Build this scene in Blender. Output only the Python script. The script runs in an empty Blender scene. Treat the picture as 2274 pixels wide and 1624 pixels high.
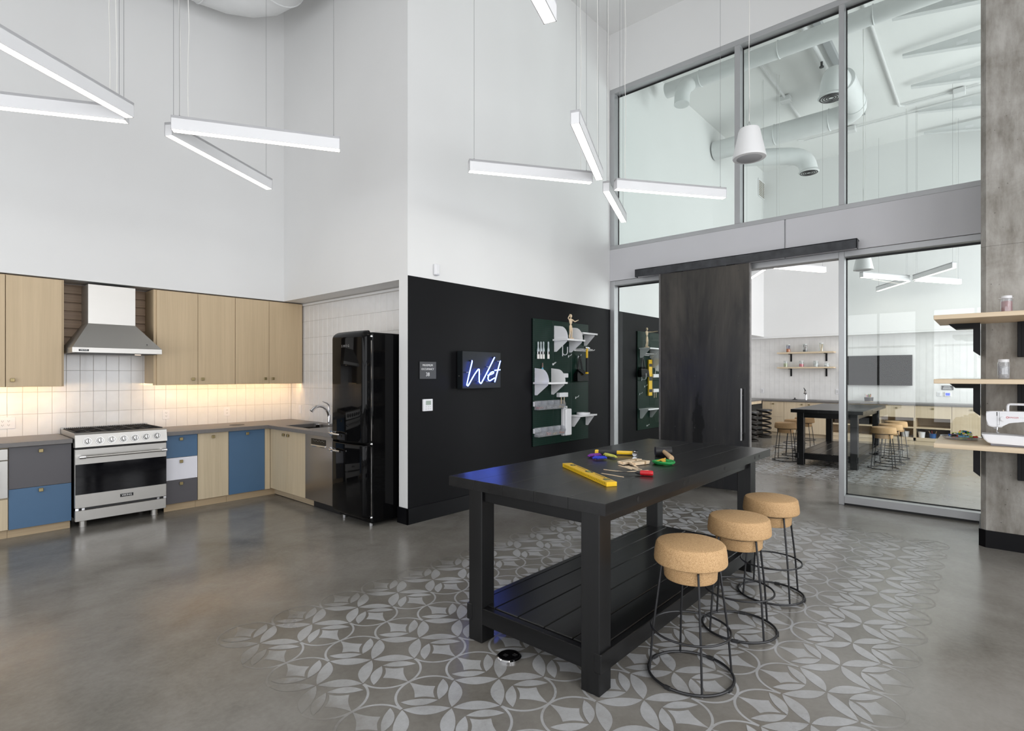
import bpy, bmesh, math, random
from mathutils import Vector, Matrix, Euler
random.seed(7)
S = bpy.context.scene
C = S.collection
PI = math.pi
# ---------------------------------------------------------------- camera
EYE = 1.52
XA, XB, YH, CX = 2201.3, -229.0, 832.3, 1137.0
FPX = math.sqrt((XA-CX)*(CX-XB)); TH = math.atan2(XA-CX, FPX)
cam = bpy.data.objects.new('camera', bpy.data.cameras.new('camera')); C.objects.link(cam)
cam.location = (0, 0, EYE); cam.rotation_euler = (PI/2, 0, TH-PI/2)
cam.data.sensor_width = 36; cam.data.lens = 36*FPX/2274
cam.data.shift_x = 0.0; cam.data.shift_y = (YH-812)/2274
cam.data.clip_start = 0.05; S.camera = cam
# ---------------------------------------------------------------- world, daylight, exposure
W = bpy.data.worlds.new('daylight'); S.world = W; W.use_nodes = True
bg = W.node_tree.nodes['Background']; bg.inputs[0].default_value = (0.86, 0.93, 1.0, 1); bg.inputs[1].default_value = 1.0
def area(name, loc, rot, sx, sy, watts, col):
    l = bpy.data.lights.new(name, 'AREA'); l.shape = 'RECTANGLE'; l.size = sx; l.size_y = sy
    l.energy = watts; l.color = col
    o = bpy.data.objects.new(name, l); C.objects.link(o); o.location = loc; o.rotation_euler = rot
    return o
DAY = (0.985, 0.985, 1.0)
area('daylight_right_near', (1.6, -2.52, 2.4), (PI/2, 0, 0), 7.6, 4.4, 340, DAY)      # added lamp, daylight for the near room's invented side windows
area('daylight_right_far', (11.4, -3.72, 2.4), (PI/2, 0, 0), 6.6, 4.4, 660, DAY)      # added lamp, daylight for the far room's guessed side windows
area('daylight_rear', (-3.72, 1.6, 1.75), (PI/2, 0, -PI/2), 8.6, 3.1, 230, DAY)        # added lamp, daylight through invented windows behind the camera
vs = S.view_settings; vs.view_transform = 'Standard'; vs.look = 'None'; vs.gamma = 1; vs.use_curve_mapping = False
vs.exposure = 0.12
S.cycles.max_bounces = 9; S.cycles.diffuse_bounces = 5; S.cycles.glossy_bounces = 4; S.cycles.transmission_bounces = 6
S.cycles.transparent_max_bounces = 16; S.cycles.caustics_reflective = False; S.cycles.caustics_refractive = False
S.cycles.sample_clamp_indirect = 6.0
# ---------------------------------------------------------------- pixel of a wall plane -> point on that plane
CT, ST = math.cos(TH), math.sin(TH)
def ray(x, y): return (CT*FPX+ST*(x-CX), ST*FPX-CT*(x-CX), YH-y)
def onX(x, y, X):
    r = ray(x, y); t = X/r[0]; return (r[1]*t, EYE+r[2]*t)          # (Y, Z)
def onY(x, y, Y):
    r = ray(x, y); t = Y/r[1]; return (r[0]*t, EYE+r[2]*t)          # (X, Z)
def onZ(x, y, Z):
    r = ray(x, y); t = (Z-EYE)/r[2]; return (r[0]*t, r[1]*t)        # (X, Y)
# ---------------------------------------------------------------- materials
def lin(c): return tuple(((v/255)/12.92 if v/255 <= .04045 else ((v/255+.055)/1.055)**2.4) for v in c)
class NT:
    def __init__(s, name):
        s.m = bpy.data.materials.new(name); s.m.use_nodes = True; s.t = s.m.node_tree
        s.b = s.t.nodes['Principled BSDF']; s.out = s.t.nodes['Material Output']
    def n(s, typ, **kw):
        n = s.t.nodes.new(typ)
        for k, v in kw.items():
            if k in n.inputs: n.inputs[k].default_value = v
            else: setattr(n, k, v)
        return n
    def l(s, a, b): s.t.links.new(a, b)
    def coord(s, scale=(1,1,1), kind='Object', rot=(0,0,0)):
        tc = s.n('ShaderNodeTexCoord'); mp = s.n('ShaderNodeMapping')
        mp.inputs['Scale'].default_value = scale; mp.inputs['Rotation'].default_value = rot
        s.l(tc.outputs[kind], mp.inputs[0]); return mp.outputs[0]
    def world(s, scale=(1,1,1)):
        g = s.n('ShaderNodeNewGeometry'); mp = s.n('ShaderNodeMapping'); mp.inputs['Scale'].default_value = scale
        s.l(g.outputs['Position'], mp.inputs[0]); return mp.outputs[0]
    def noise(s, vec, scale, detail=4, rough=.55, dist=0):
        n = s.n('ShaderNodeTexNoise'); n.inputs['Scale'].default_value = scale; n.inputs['Detail'].default_value = detail
        n.inputs['Roughness'].default_value = rough; n.inputs['Distortion'].default_value = dist
        s.l(vec, n.inputs['Vector']); return n.outputs['Fac']
    def ramp(s, fac, stops):
        r = s.n('ShaderNodeValToRGB'); e = r.color_ramp.elements
        while len(e) < len(stops): e.new(.5)
        for i, (p, c) in enumerate(stops):
            e[i].position = p; e[i].color = (c[0], c[1], c[2], 1) if hasattr(c, '__len__') else (c, c, c, 1)
        s.l(fac, r.inputs[0]); return r.outputs[0]
    def bump(s, h, strength, dist=.01):
        b = s.n('ShaderNodeBump'); b.inputs['Strength'].default_value = strength; b.inputs['Distance'].default_value = dist
        s.l(h, b.inputs['Height']); s.l(b.outputs[0], s.b.inputs['Normal'])
def M(name, col, rough=.5, metal=0, coat=0, spec=.5, var=.04, vscale=3, bump=0, bscale=60, emit=None, estr=0, trans=0, alpha=1):
    s = NT(name); b = s.b
    b.inputs['Roughness'].default_value = rough; b.inputs['Metallic'].default_value = metal
    b.inputs['Coat Weight'].default_value = coat; b.inputs['Specular IOR Level'].default_value = spec
    v = s.world()
    f = s.noise(v, vscale, 3)
    c = s.ramp(f, [(.3, tuple(x*(1-var) for x in col)), (.7, tuple(min(1, x*(1+var)) for x in col))])
    s.l(c, b.inputs['Base Color'])
    if bump: s.bump(s.noise(v, bscale, 3), bump, .004)
    if emit:
        b.inputs['Emission Color'].default_value = (*emit, 1); b.inputs['Emission Strength'].default_value = estr
    if trans: b.inputs['Transmission Weight'].default_value = trans
    if alpha < 1: b.inputs['Alpha'].default_value = alpha
    return s.m
white_wall = M('white_wall_paint', (.78,.78,.775), .55, var=.012, vscale=1.2, bump=.06, bscale=90)
ceil_mat = M('white_ceiling_paint', (.80,.80,.79), .7, var=.02, vscale=1.0)
black_wall = M('black_wall_paint', (.0052,.0052,.0062), .5, spec=.12, var=.06, bump=.05, bscale=120)
black_base = M('black_baseboard', (.004,.004,.005), .4, spec=.15)
tile_mat = M('white_glazed_tile', (.78,.77,.76), .16, coat=.3, var=.03, vscale=9, bump=.05, bscale=14)
grout_mat = M('grey_grout', (.50,.475,.45), .9)
alu = M('clear_anodised_aluminium', (.46,.465,.475), .42, metal=.55, var=.03)
gasket = M('black_gasket', (.01,.01,.01), .5)
panel_paint = M('white_beam_panel', (.585,.58,.60), .45, var=.01)
counter_mat = M('grey_counter_laminate', (.155,.145,.14), .38, var=.05, vscale=30)
blue_lam = M('blue_laminate', lin((72,104,136)), .45, var=.02)
grey_lam = M('charcoal_laminate', lin((84,82,86)), .42, var=.02)
white_lam = M('white_laminate', (.78,.78,.84), .35, var=.02)
chrome = M('chrome', (.80,.80,.82), .07, metal=1, var=.02)
brass = M('aged_brass', (.30,.24,.12), .4, metal=.8, var=.1, vscale=40)
black_gloss = M('black_gloss_enamel', (.003,.003,.0033), .04, spec=.14, var=.02)
black_matt = M('black_plastic', (.012,.012,.013), .45)
iron = M('cast_iron', (.010,.009,.009), .6, bump=.15, bscale=200)
black_glass = M('black_oven_glass', (.003,.003,.0045), .05, spec=.3)
dark_steel = M('powder_coated_black_steel', (.018,.018,.02), .38)
rod_mat = M('black_wire_rod', (.022,.022,.024), .35, metal=.3)
white_plastic = M('white_plastic', (.78,.78,.80), .35, var=.015)
white_metal = M('white_metal', (.80,.80,.81), .4, var=.015)
speaker_white = M('white_speaker_shell', (.80,.80,.80), .45, var=.01)
grey_cloth = M('grey_speaker_grille', (.42,.42,.43), .8, bump=.3, bscale=500)
yellow = M('yellow_paint', (.80,.49,.012), .3, coat=.2, var=.05)
red = M('red_plastic', (.50,.012,.018), .35)
green = M('green_thread', (.01,.25,.05), .6, bump=.4, bscale=400)
gold = M('gold_thread', (.62,.38,.04), .6, bump=.4, bscale=400)
purple = M('purple_thread', (.13,.012,.22), .6, bump=.4, bscale=400)
blue_thread = M('blue_thread', (.012,.03,.42), .6, bump=.4, bscale=400)
lime = M('yellow_green_thread', (.55,.56,.10), .6, bump=.4, bscale=400)
rubber = M('black_rubber', (.014,.014,.015), .55)
pale_wood = M('pale_craft_wood', (.74,.58,.40), .6, var=.08, vscale=25)
beech = M('beech_handle', (.52,.35,.19), .45, var=.1, vscale=20)
peg_green = None
white_soft = M('white_cord', (.74,.73,.70), .6)
wire = M('steel_wire', (.33,.33,.34), .4, metal=.6)
duct_mat = M('white_painted_duct', (.72,.73,.73), .5, var=.03, vscale=5)
pipe_white = M('white_conduit', (.70,.70,.70), .5)
lcd = M('lcd_grey_green', (.30,.36,.31), .3)
sign_grey = M('dark_grey_sign', (.045,.045,.05), .45)
letter_white = M('white_lettering', (.82,.82,.82), .5)
letter_grey = M('silver_lettering', (.42,.42,.42), .3, metal=.6)
light_emit = M('led_diffuser', (1,.97,.92), .5, emit=(1.0,.93,.80), estr=9.0)
led_emit = M('warm_led_tape', (1,.8,.5), .5, emit=(1.0,.68,.32), estr=3)
hood_bulb = M('hood_lamp', (1,.9,.8), .5, emit=(1.0,.72,.5), estr=3)
tv_black = M('tv_screen', (.010,.0095,.009), .25, spec=.06)
far_grout = M('pale_grout', (.66,.66,.655), .9)
knob_steel = M('dark_chrome_knob', (.36,.355,.345), .22, metal=1)
bracket_black = M('black_bracket', (.004,.004,.005), .45, spec=.2)
basket_brown = M('woven_basket', (.05,.035,.025), .8, bump=.6, bscale=150)
blue_plastic = M('blue_plastic', (.02,.10,.30), .35)
dull_screw = M('dull_screw_head', (.05,.05,.05), .45, metal=.6)
amber_red = M('red_pigment', (.42,.03,.03), .6, bump=.5, bscale=120)
grey_bits = M('grey_white_bits', (.5,.5,.52), .6, bump=.8, bscale=120, var=.3, vscale=80)
leaf_green = M('small_leaf_green', (.05,.16,.07), .6)
# glass: thin clear panes and jars let light straight through and mirror by Fresnel
def glassm(name, tint, ior=1.5, rough=0.0, mult=1.0, milk=0):
    s = NT(name); s.t.nodes.remove(s.b)
    tr = s.n('ShaderNodeBsdfTransparent'); tr.inputs[0].default_value = (*tint, 1)
    gl = s.n('ShaderNodeBsdfGlossy'); gl.inputs['Roughness'].default_value = rough; gl.inputs[0].default_value = (1,1,1,1)
    fr = s.n('ShaderNodeFresnel'); fr.inputs[0].default_value = ior
    mu = s.n('ShaderNodeMath', operation='MULTIPLY')
    ge = s.n('ShaderNodeNewGeometry'); fb = s.n('ShaderNodeMath', operation='MULTIPLY_ADD')   # mirror on the face the light enters
    fb.inputs[1].default_value = -mult; fb.inputs[2].default_value = mult; s.l(ge.outputs['Backfacing'], fb.inputs[0]); s.l(fb.outputs[0], mu.inputs[1])
    mx = s.n('ShaderNodeMixShader'); s.l(fr.outputs[0], mu.inputs[0]); s.l(mu.outputs[0], mx.inputs[0])
    if milk:
        df = s.n('ShaderNodeBsdfDiffuse'); df.inputs[0].default_value = (.85,.85,.87,1); m0 = s.n('ShaderNodeMixShader'); m0.inputs[0].default_value = milk
        s.l(tr.outputs[0], m0.inputs[1]); s.l(df.outputs[0], m0.inputs[2]); tr = m0
    s.l(tr.outputs[0], mx.inputs[1]); s.l(gl.outputs[0], mx.inputs[2]); s.l(mx.outputs[0], s.out.inputs[0]); return s.m
pane_mat = glassm('window_glass', (.915,.945,.935), mult=.9)
upper_pane = glassm('upper_window_glass', (.87,.91,.897), mult=.9)
jar_glass = glassm('jar_glass', (.93,.95,.95), mult=1.6)
clear_plastic = glassm('clear_plastic', (.90,.91,.92), ior=1.5, rough=.12, mult=2.0, milk=.16)
def wood(name, c0, c1, axis='z', rough=.5, fine=55, coat=0, bump=.05, spec=.5):
    s = NT(name); b = s.b; b.inputs['Specular IOR Level'].default_value = spec; b.inputs['Roughness'].default_value = rough; b.inputs['Coat Weight'].default_value = coat
    sc = {'x': (.03,1,1), 'y': (1,.03,1), 'z': (1,1,.03)}[axis]
    v = s.world(sc); f = s.noise(v, fine, 5, .6); g = s.noise(v, fine*.22, 3, .5, .6)
    mx = s.n('ShaderNodeMath', operation='ADD'); s.l(f, mx.inputs[0]); s.l(g, mx.inputs[1])
    hf = s.n('ShaderNodeMath', operation='MULTIPLY'); hf.inputs[1].default_value = .5; s.l(mx.outputs[0], hf.inputs[0])
    s.l(s.ramp(hf.outputs[0], [(.34, c0), (.66, c1)]), b.inputs['Base Color'])
    if bump: s.bump(f, bump, .003)
    return s.m
oak = wood('rift_oak_veneer', (.52,.395,.245), (.61,.47,.30), bump=.015)
oak_b = wood('pale_oak_veneer', (.50,.41,.275), (.62,.515,.36), bump=.015)
oak_toe = wood('oak_toe_kick', (.42,.31,.19), (.56,.43,.27), 'x')
oak_toe_y = wood('oak_toe_kick_side', (.36,.28,.19), (.52,.42,.29), 'y')
slat_wood = wood('niche_slat_wood', (.22,.14,.085), (.33,.225,.14), 'x')
shelf_wood = wood('shelf_plywood', (.58,.45,.30), (.72,.58,.41), 'y', .45)
far_wood = wood('far_maple_veneer', (.58,.46,.31), (.70,.58,.42))
far_wood_y = wood('far_maple_edge', (.58,.46,.31), (.70,.58,.42), 'y')
table_wood = wood('black_stained_wood', (.0026,.0026,.0029), (.0115,.0115,.012), 'x', .28, 30, spec=.40, bump=.12)
table_wood_y = wood('black_stained_wood_cross', (.003,.003,.0033), (.009,.009,.0095), 'y', .36, 26, spec=.25, bump=.2)
table_leg_mat = wood('black_stained_leg', (.003,.003,.0033), (.0085,.0085,.009), 'z', .36, 24, spec=.38, bump=.15)
def steelm(name, col, rough, axis):
    s = NT(name); b = s.b; b.inputs['Metallic'].default_value = 1; b.inputs['Base Color'].default_value = (*col, 1)
    sc = {'x': (.02,1,1), 'y': (1,.02,1), 'z': (1,1,.02)}[axis]
    f = s.noise(s.world(sc), 160, 3)
    s.l(s.ramp(f, [(.3, rough*.96), (.7, rough*1.04)]), b.inputs['Roughness']); b.inputs['Anisotropic'].default_value = .5
    return s.m
stainless = steelm('brushed_stainless', (.50,.485,.46), .43, 'x')
stainless_y = steelm('brushed_stainless_side', (.44,.41,.385), .24, 'y')
def corkm():
    s = NT('cork'); v = s.coord()
    vo = s.n('ShaderNodeTexVoronoi'); vo.inputs['Scale'].default_value = 360; s.l(v, vo.inputs['Vector'])
    c = s.ramp(vo.outputs['Color'], [(.08, (.30,.17,.07)), (.3, (.45,.275,.125)), (.75, (.53,.335,.165)), (.95, (.62,.415,.225))])
    s.l(c, s.b.inputs['Base Color']); s.b.inputs['Roughness'].default_value = .75
    s.bump(vo.outputs['Distance'], .25, .002); return s.m
cork = corkm()
def concrete_group(s, paint=False):
    v = s.world()
    big = s.noise(v, .55, 5, .6, .8); mid = s.noise(v, 2.6, 6, .65, .4); fin = s.noise(v, 38, 4, .6)
    a = s.n('ShaderNodeMath', operation='MULTIPLY_ADD'); a.inputs[1].default_value = .55; s.l(big, a.inputs[0])
    m2 = s.n('ShaderNodeMath', operation='MULTIPLY'); m2.inputs[1].default_value = .32; s.l(mid, m2.inputs[0]); s.l(m2.outputs[0], a.inputs[2])
    a2 = s.n('ShaderNodeMath', operation='MULTIPLY_ADD'); a2.inputs[1].default_value = .13; s.l(fin, a2.inputs[0]); s.l(a.outputs[0], a2.inputs[2])
    return a2.outputs[0], mid, fin
CONC = [(.30, (.088,.080,.068)), (.46, (.172,.160,.141)), (.58, (.226,.214,.194)), (.72, (.275,.263,.242))]
def floor_mat(paint):
    s = NT('floor_stencil_paint' if paint else 'polished_concrete'); b = s.b
    h, mid, fin = concrete_group(s)
    col = s.ramp(h, CONC)
    rl = .2
    if paint:
        v = s.world(); w = s.noise(v, 7, 6, .7, .3); w2 = s.noise(v, 60, 4, .7)
        # wear: paint thins out towards the border of the painted rug
        at = s.n('ShaderNodeAttribute', attribute_name='wear')
        ad = s.n('ShaderNodeMath', operation='MULTIPLY_ADD'); ad.inputs[1].default_value = .75; s.l(w, ad.inputs[0]); s.l(at.outputs['Fac'], ad.inputs[2])
        ad2 = s.n('ShaderNodeMath', operation='MULTIPLY_ADD'); ad2.inputs[1].default_value = .28; s.l(w2, ad2.inputs[0]); s.l(ad.outputs[0], ad2.inputs[2])
        k = s.ramp(ad2.outputs[0], [(.42, 0.93), (1.0, 0.05)])
        pc = s.ramp(mid, [(.3, (.375,.38,.39)), (.7, (.475,.48,.49))])
        mx = s.n('ShaderNodeMix', data_type='RGBA'); s.l(k, mx.inputs[0]); s.l(col, mx.inputs[6]); s.l(pc, mx.inputs[7]); col = mx.outputs[2]
        rl = .3
    s.l(col, b.inputs['Base Color'])
    s.l(s.ramp(mid, [(.3, rl*.85), (.75, rl*1.35)]), b.inputs['Roughness'])
    b.inputs['Specular IOR Level'].default_value = .42
    s.bump(fin, .04, .003); return s.m
floor_m = floor_mat(False); paint_m = floor_mat(True)
def column_mat():
    s = NT('cast_concrete'); v = s.world()
    big = s.noise(v, 2.2, 6, .65, .5); st = s.noise(s.world((1,1,.25)), 9, 5, .7); fin = s.noise(v, 85, 3)
    a = s.n('ShaderNodeMath', operation='ADD'); s.l(big, a.inputs[0]); s.l(st, a.inputs[1])
    h = s.n('ShaderNodeMath', operation='MULTIPLY'); h.inputs[1].default_value = .5; s.l(a.outputs[0], h.inputs[0])
    col = s.ramp(h.outputs[0], [(.34, (.165,.148,.124)), (.47, (.29,.272,.243)), (.62, (.43,.412,.382))])
    vo = s.n('ShaderNodeTexVoronoi'); vo.inputs['Scale'].default_value = 13; s.l(v, vo.inputs['Vector'])
    pit = s.ramp(vo.outputs['Distance'], [(.035, .3), (.075, 1.0)])
    mm = s.n('ShaderNodeMix', data_type='RGBA', blend_type='MULTIPLY'); mm.inputs[0].default_value = .8
    s.l(col, mm.inputs[6]); s.l(pit, mm.inputs[7]); s.l(mm.outputs[2], s.b.inputs['Base Color'])
    s.b.inputs['Roughness'].default_value = .75; s.bump(fin, .25, .003); return s.m
col_mat = column_mat()
def door_mat():
    s = NT('hot_rolled_steel_sheet'); b = s.b
    w = s.world((1, 1.0, .22)); big = s.noise(w, 1.7, 5, .6, .5); st = s.noise(s.world((1,1,.05)), 22, 4, .6)
    sx = s.n('ShaderNodeSeparateXYZ'); s.l(s.world(), sx.inputs[0])
    def ma(op, a_, b_=None, c_=None):
        q = s.n('ShaderNodeMath', operation=op)
        for i_, v_ in enumerate((a_, b_, c_)):
            if v_ is None: continue
            if hasattr(v_, 'is_linked'): s.l(v_, q.inputs[i_])
            else: q.inputs[i_].default_value = v_
        return q.outputs[0]
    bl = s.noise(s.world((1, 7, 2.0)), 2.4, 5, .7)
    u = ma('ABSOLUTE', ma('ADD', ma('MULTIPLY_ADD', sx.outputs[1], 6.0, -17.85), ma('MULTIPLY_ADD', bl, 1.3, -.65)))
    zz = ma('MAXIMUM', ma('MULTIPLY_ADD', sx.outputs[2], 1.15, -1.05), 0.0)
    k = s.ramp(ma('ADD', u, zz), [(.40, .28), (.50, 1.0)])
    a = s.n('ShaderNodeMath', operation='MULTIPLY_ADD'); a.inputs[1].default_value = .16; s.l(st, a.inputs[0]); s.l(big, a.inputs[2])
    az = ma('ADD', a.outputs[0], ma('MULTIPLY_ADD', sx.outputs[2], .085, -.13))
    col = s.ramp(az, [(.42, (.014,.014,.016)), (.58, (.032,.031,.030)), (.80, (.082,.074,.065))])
    mm = s.n('ShaderNodeMix', data_type='RGBA', blend_type='MULTIPLY'); mm.inputs[0].default_value = 1
    s.l(col, mm.inputs[6]); s.l(k, mm.inputs[7]); s.l(mm.outputs[2], b.inputs['Base Color'])
    b.inputs['Metallic'].default_value = .55; s.l(s.ramp(big, [(.3, .30), (.7, .46)]), b.inputs['Roughness']); return s.m
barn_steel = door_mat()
raw_steel = M('raw_steel_edge', (.15,.145,.14), .45, metal=.7, var=.15, vscale=14)
track_steel = M('blackened_steel_track', (.050,.052,.057), .42, metal=.5, var=.3, vscale=9)
def pegm():
    s = NT('green_pegboard_steel'); b = s.b; v = s.world((1,0,1))
    sx = s.n('ShaderNodeSeparateXYZ'); s.l(v, sx.inputs[0])
    def fr(o, p):
        d = s.n('ShaderNodeMath', operation='DIVIDE'); d.inputs[1].default_value = p; s.l(o, d.inputs[0])
        f = s.n('ShaderNodeMath', operation='FRACT'); s.l(d.outputs[0], f.inputs[0])
        q = s.n('ShaderNodeMath', operation='SUBTRACT'); q.inputs[1].default_value = .5; s.l(f.outputs[0], q.inputs[0])
        ab = s.n('ShaderNodeMath', operation='ABSOLUTE'); s.l(q.outputs[0], ab.inputs[0]); return ab.outputs[0]
    lx = s.n('ShaderNodeMath', operation='LESS_THAN'); lx.inputs[1].default_value = .18; s.l(fr(sx.outputs[0], .0254), lx.inputs[0])
    lz = s.n('ShaderNodeMath', operation='LESS_THAN'); lz.inputs[1].default_value = .26; s.l(fr(sx.outputs[2], .0254), lz.inputs[0])
    an = s.n('ShaderNodeMath', operation='MULTIPLY'); s.l(lx.outputs[0], an.inputs[0]); s.l(lz.outputs[0], an.inputs[1])
    s.l(s.ramp(an.outputs[0], [(.0, (.0035,.022,.0145)), (1.0, (.001,.002,.0016))]), b.inputs['Base Color'])
    b.inputs['Specular IOR Level'].default_value = .2; b.inputs['Roughness'].default_value = .35; return s.m
peg_green = pegm()
# ---------------------------------------------------------------- shape builders
class B:
    def __init__(s): s.m = bmesh.new(); s.soft = False
    def _add(s, vs, fs, mat=None, mi=0):
        bv = [s.m.verts.new(mat @ Vector(v) if mat else v) for v in vs]
        out = []
        for f in fs:
            try:
                ff = s.m.faces.new([bv[i] for i in f]); ff.material_index = mi; out.append(ff)
            except ValueError: pass
        return bv, out
    def box(s, x0, x1, y0, y1, z0, z1, bev=0, seg=2, mat=None, mi=0):
        if x0 > x1: x0, x1 = x1, x0
        if y0 > y1: y0, y1 = y1, y0
        if z0 > z1: z0, z1 = z1, z0
        vs = [(x,y,z) for z in (z0,z1) for y in (y0,y1) for x in (x0,x1)]
        fs = [(0,2,3,1),(4,5,7,6),(0,1,5,4),(2,6,7,3),(0,4,6,2),(1,3,7,5)]
        bv, ff = s._add(vs, fs, mat, mi)
        if bev:
            s.soft = s.soft or seg > 1
            ed = list({e for f in ff for e in f.edges})
            bmesh.ops.bevel(s.m, geom=ed, offset=bev, segments=seg, affect='EDGES', profile=.5)
        return s
    def loft(s, rings, closed=True, cap=True, mat=None, mi=0):
        n = len(rings[0]); vs = [p for r in rings for p in r]; fs = []
        for i in range(len(rings)-1):
            for j in range(n if closed else n-1):
                k = (j+1) % n; fs.append((i*n+j, i*n+k, (i+1)*n+k, (i+1)*n+j))
        if cap:
            fs.append(tuple(range(n-1, -1, -1))); fs.append(tuple((len(rings)-1)*n+j for j in range(n)))
        s._add(vs, fs, mat, mi); return s
    def lathe(s, prof, c=(0,0,0), seg=24, mat=None, cap=True, mi=0):
        rings = [[(c[0]+r*math.cos(2*PI*i/seg), c[1]+r*math.sin(2*PI*i/seg), c[2]+z) for i in range(seg)] for r, z in prof]
        return s.loft(rings, cap=cap, mat=mat, mi=mi)
    def cyl(s, p, q, r, seg=12, r2=None, mi=0):
        p, q = Vector(p), Vector(q); d = (q-p).normalized(); a = d.orthogonal().normalized(); b = d.cross(a)
        r2 = r if r2 is None else r2
        R = [[tuple(o+rr*(math.cos(2*PI*i/seg)*a+math.sin(2*PI*i/seg)*b)) for i in range(seg)] for o, rr in ((p, r), (q, r2))]
        return s.loft(R, mi=mi)
    def tube(s, pts, r, seg=8, closed=False, mi=0):
        P = [Vector(p) for p in pts]; n = len(P)
        rr = r if hasattr(r, '__len__') else [r]*n
        T = []
        for i in range(n):
            a = P[(i-1) % n] if closed or i > 0 else P[i]; b = P[(i+1) % n] if closed or i < n-1 else P[i]
            T.append((b-a).normalized())
        u = T[0].orthogonal().normalized(); rings = []
        for i in range(n):
            u = (u - T[i]*u.dot(T[i])).normalized(); w = T[i].cross(u)
            rings.append([tuple(P[i]+rr[i]*(math.cos(2*PI*k/seg)*u+math.sin(2*PI*k/seg)*w)) for k in range(seg)])
        if closed: rings.append(rings[0]); return s.loft(rings, cap=False, mi=mi)
        return s.loft(rings, mi=mi)
    def ring(s, c, R, r, seg=40, ts=8):
        return s.tube([(c[0]+R*math.cos(2*PI*i/seg), c[1]+R*math.sin(2*PI*i/seg), c[2]) for i in range(seg)], r, ts, True)
    def prism(s, poly, axis, a0, a1, mi=0, mat=None):
        def p3(u, v, a): return {'x': (a,u,v), 'y': (u,a,v), 'z': (u,v,a)}[axis]
        return s.loft([[p3(u,v,a0) for u, v in poly], [p3(u,v,a1) for u, v in poly]], mi=mi, mat=mat)
    def ball(s, c, rx, ry=None, rz=None, seg=14, rings=8, mat=None):
        ry = rx if ry is None else ry; rz = rx if rz is None else rz
        R = []
        for i in range(rings+1):
            t = -PI/2+PI*i/rings; k = max(math.cos(t), .02)
            R.append([(c[0]+rx*k*math.cos(2*PI*j/seg), c[1]+ry*k*math.sin(2*PI*j/seg), c[2]+rz*math.sin(t)) for j in range(seg)])
        return s.loft(R, mat=mat)
    def face(s, pts, mi=0):
        s._add(pts, [tuple(range(len(pts)))], None, mi); return s
    def xf(s, mat): s.m.transform(mat); return s
def mesh_of(name, b, mats, off=(0,0,0), sharp=32):
    me = bpy.data.meshes.new(name)
    bmesh.ops.recalc_face_normals(b.m, faces=b.m.faces[:])
    if any(off): b.m.transform(Matrix.Translation(-Vector(off)))
    b.m.to_mesh(me); b.m.free()
    for mm in (mats if isinstance(mats, (list, tuple)) else [mats]): me.materials.append(mm)
    me.polygons.foreach_set('use_smooth', [True]*len(me.polygons)); me.set_sharp_from_angle(angle=math.radians(sharp))
    return me
def soften(o, b):
    if b.soft:      # flat faces stay flat, only the rounded edges blend
        w = o.modifiers.new('weighted_normals', 'WEIGHTED_NORMAL'); w.keep_sharp = True; w.weight = 50
    return o
def struct(name, b, mats, parent=None, kind='structure'):
    o = bpy.data.objects.new(name, mesh_of(name, b, mats)); C.objects.link(o)
    if parent: o.parent = parent
    else: o['kind'] = kind
    return soften(o, b)
def thing(name, label, cat, loc=(0,0,0), group=None):
    o = bpy.data.objects.new(name, None); C.objects.link(o); o.location = loc; o.empty_display_size = .05
    o['label'] = label; o['category'] = cat
    if group: o['group'] = group
    return o
def root_loc(o):
    while o.parent: o = o.parent
    return o.location
def part(parent, name, b, mats, sharp=32, label=None, kind=None):
    o = bpy.data.objects.new(name, mesh_of(name, b, mats, root_loc(parent), sharp)); C.objects.link(o); o.parent = parent
    if label: o['label'] = label
    if kind: o['kind'] = kind
    return soften(o, b)
def single(name, b, mats, label, cat, group=None, sharp=32):
    zs = [v.co for v in b.m.verts]
    off = (sum(v.x for v in zs)/len(zs), sum(v.y for v in zs)/len(zs), min(v.z for v in zs))
    o = bpy.data.objects.new(name, mesh_of(name, b, mats, off, sharp)); C.objects.link(o); o.location = off
    o['label'] = label; o['category'] = cat
    if group: o['group'] = group
    return soften(o, b)
def dup(o, loc, rz=None, label=None, group=None):
    def cp(x, par):
        c = x.copy(); C.objects.link(c)
        if par: c.parent = par
        for ch in KIDS.get(x.name, []) if False else list(x.children): cp(ch, c)
        return c
    r = cp(o, None); r.location = loc
    if rz is not None: r.rotation_euler = (0, 0, rz)
    if label: r['label'] = label
    if group: r['group'] = group
    return r
KIDS = {}
def copy_piece(o, loc, parent):
    c = o.copy(); C.objects.link(c); c.parent = parent; c.location = loc; return c
def text(b, body, size, mat, ext=.0006, align='CENTER', spacing=1.0):
    """lettering as raised flat glyphs, added to builder b"""
    cu = bpy.data.curves.new('glyphs', 'FONT'); cu.body = body; cu.size = size; cu.extrude = ext; cu.align_x = align; cu.align_y = 'CENTER'
    cu.space_character = spacing; cu.resolution_u = 3
    ob = bpy.data.objects.new('glyphs', cu); C.objects.link(ob)
    dg = bpy.context.evaluated_depsgraph_get(); me = bpy.data.meshes.new_from_object(ob.evaluated_get(dg))
    me.transform(mat); b.m.from_mesh(me)
    bpy.data.objects.remove(ob); bpy.data.curves.remove(cu); bpy.data.meshes.remove(me)
    return b
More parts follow.
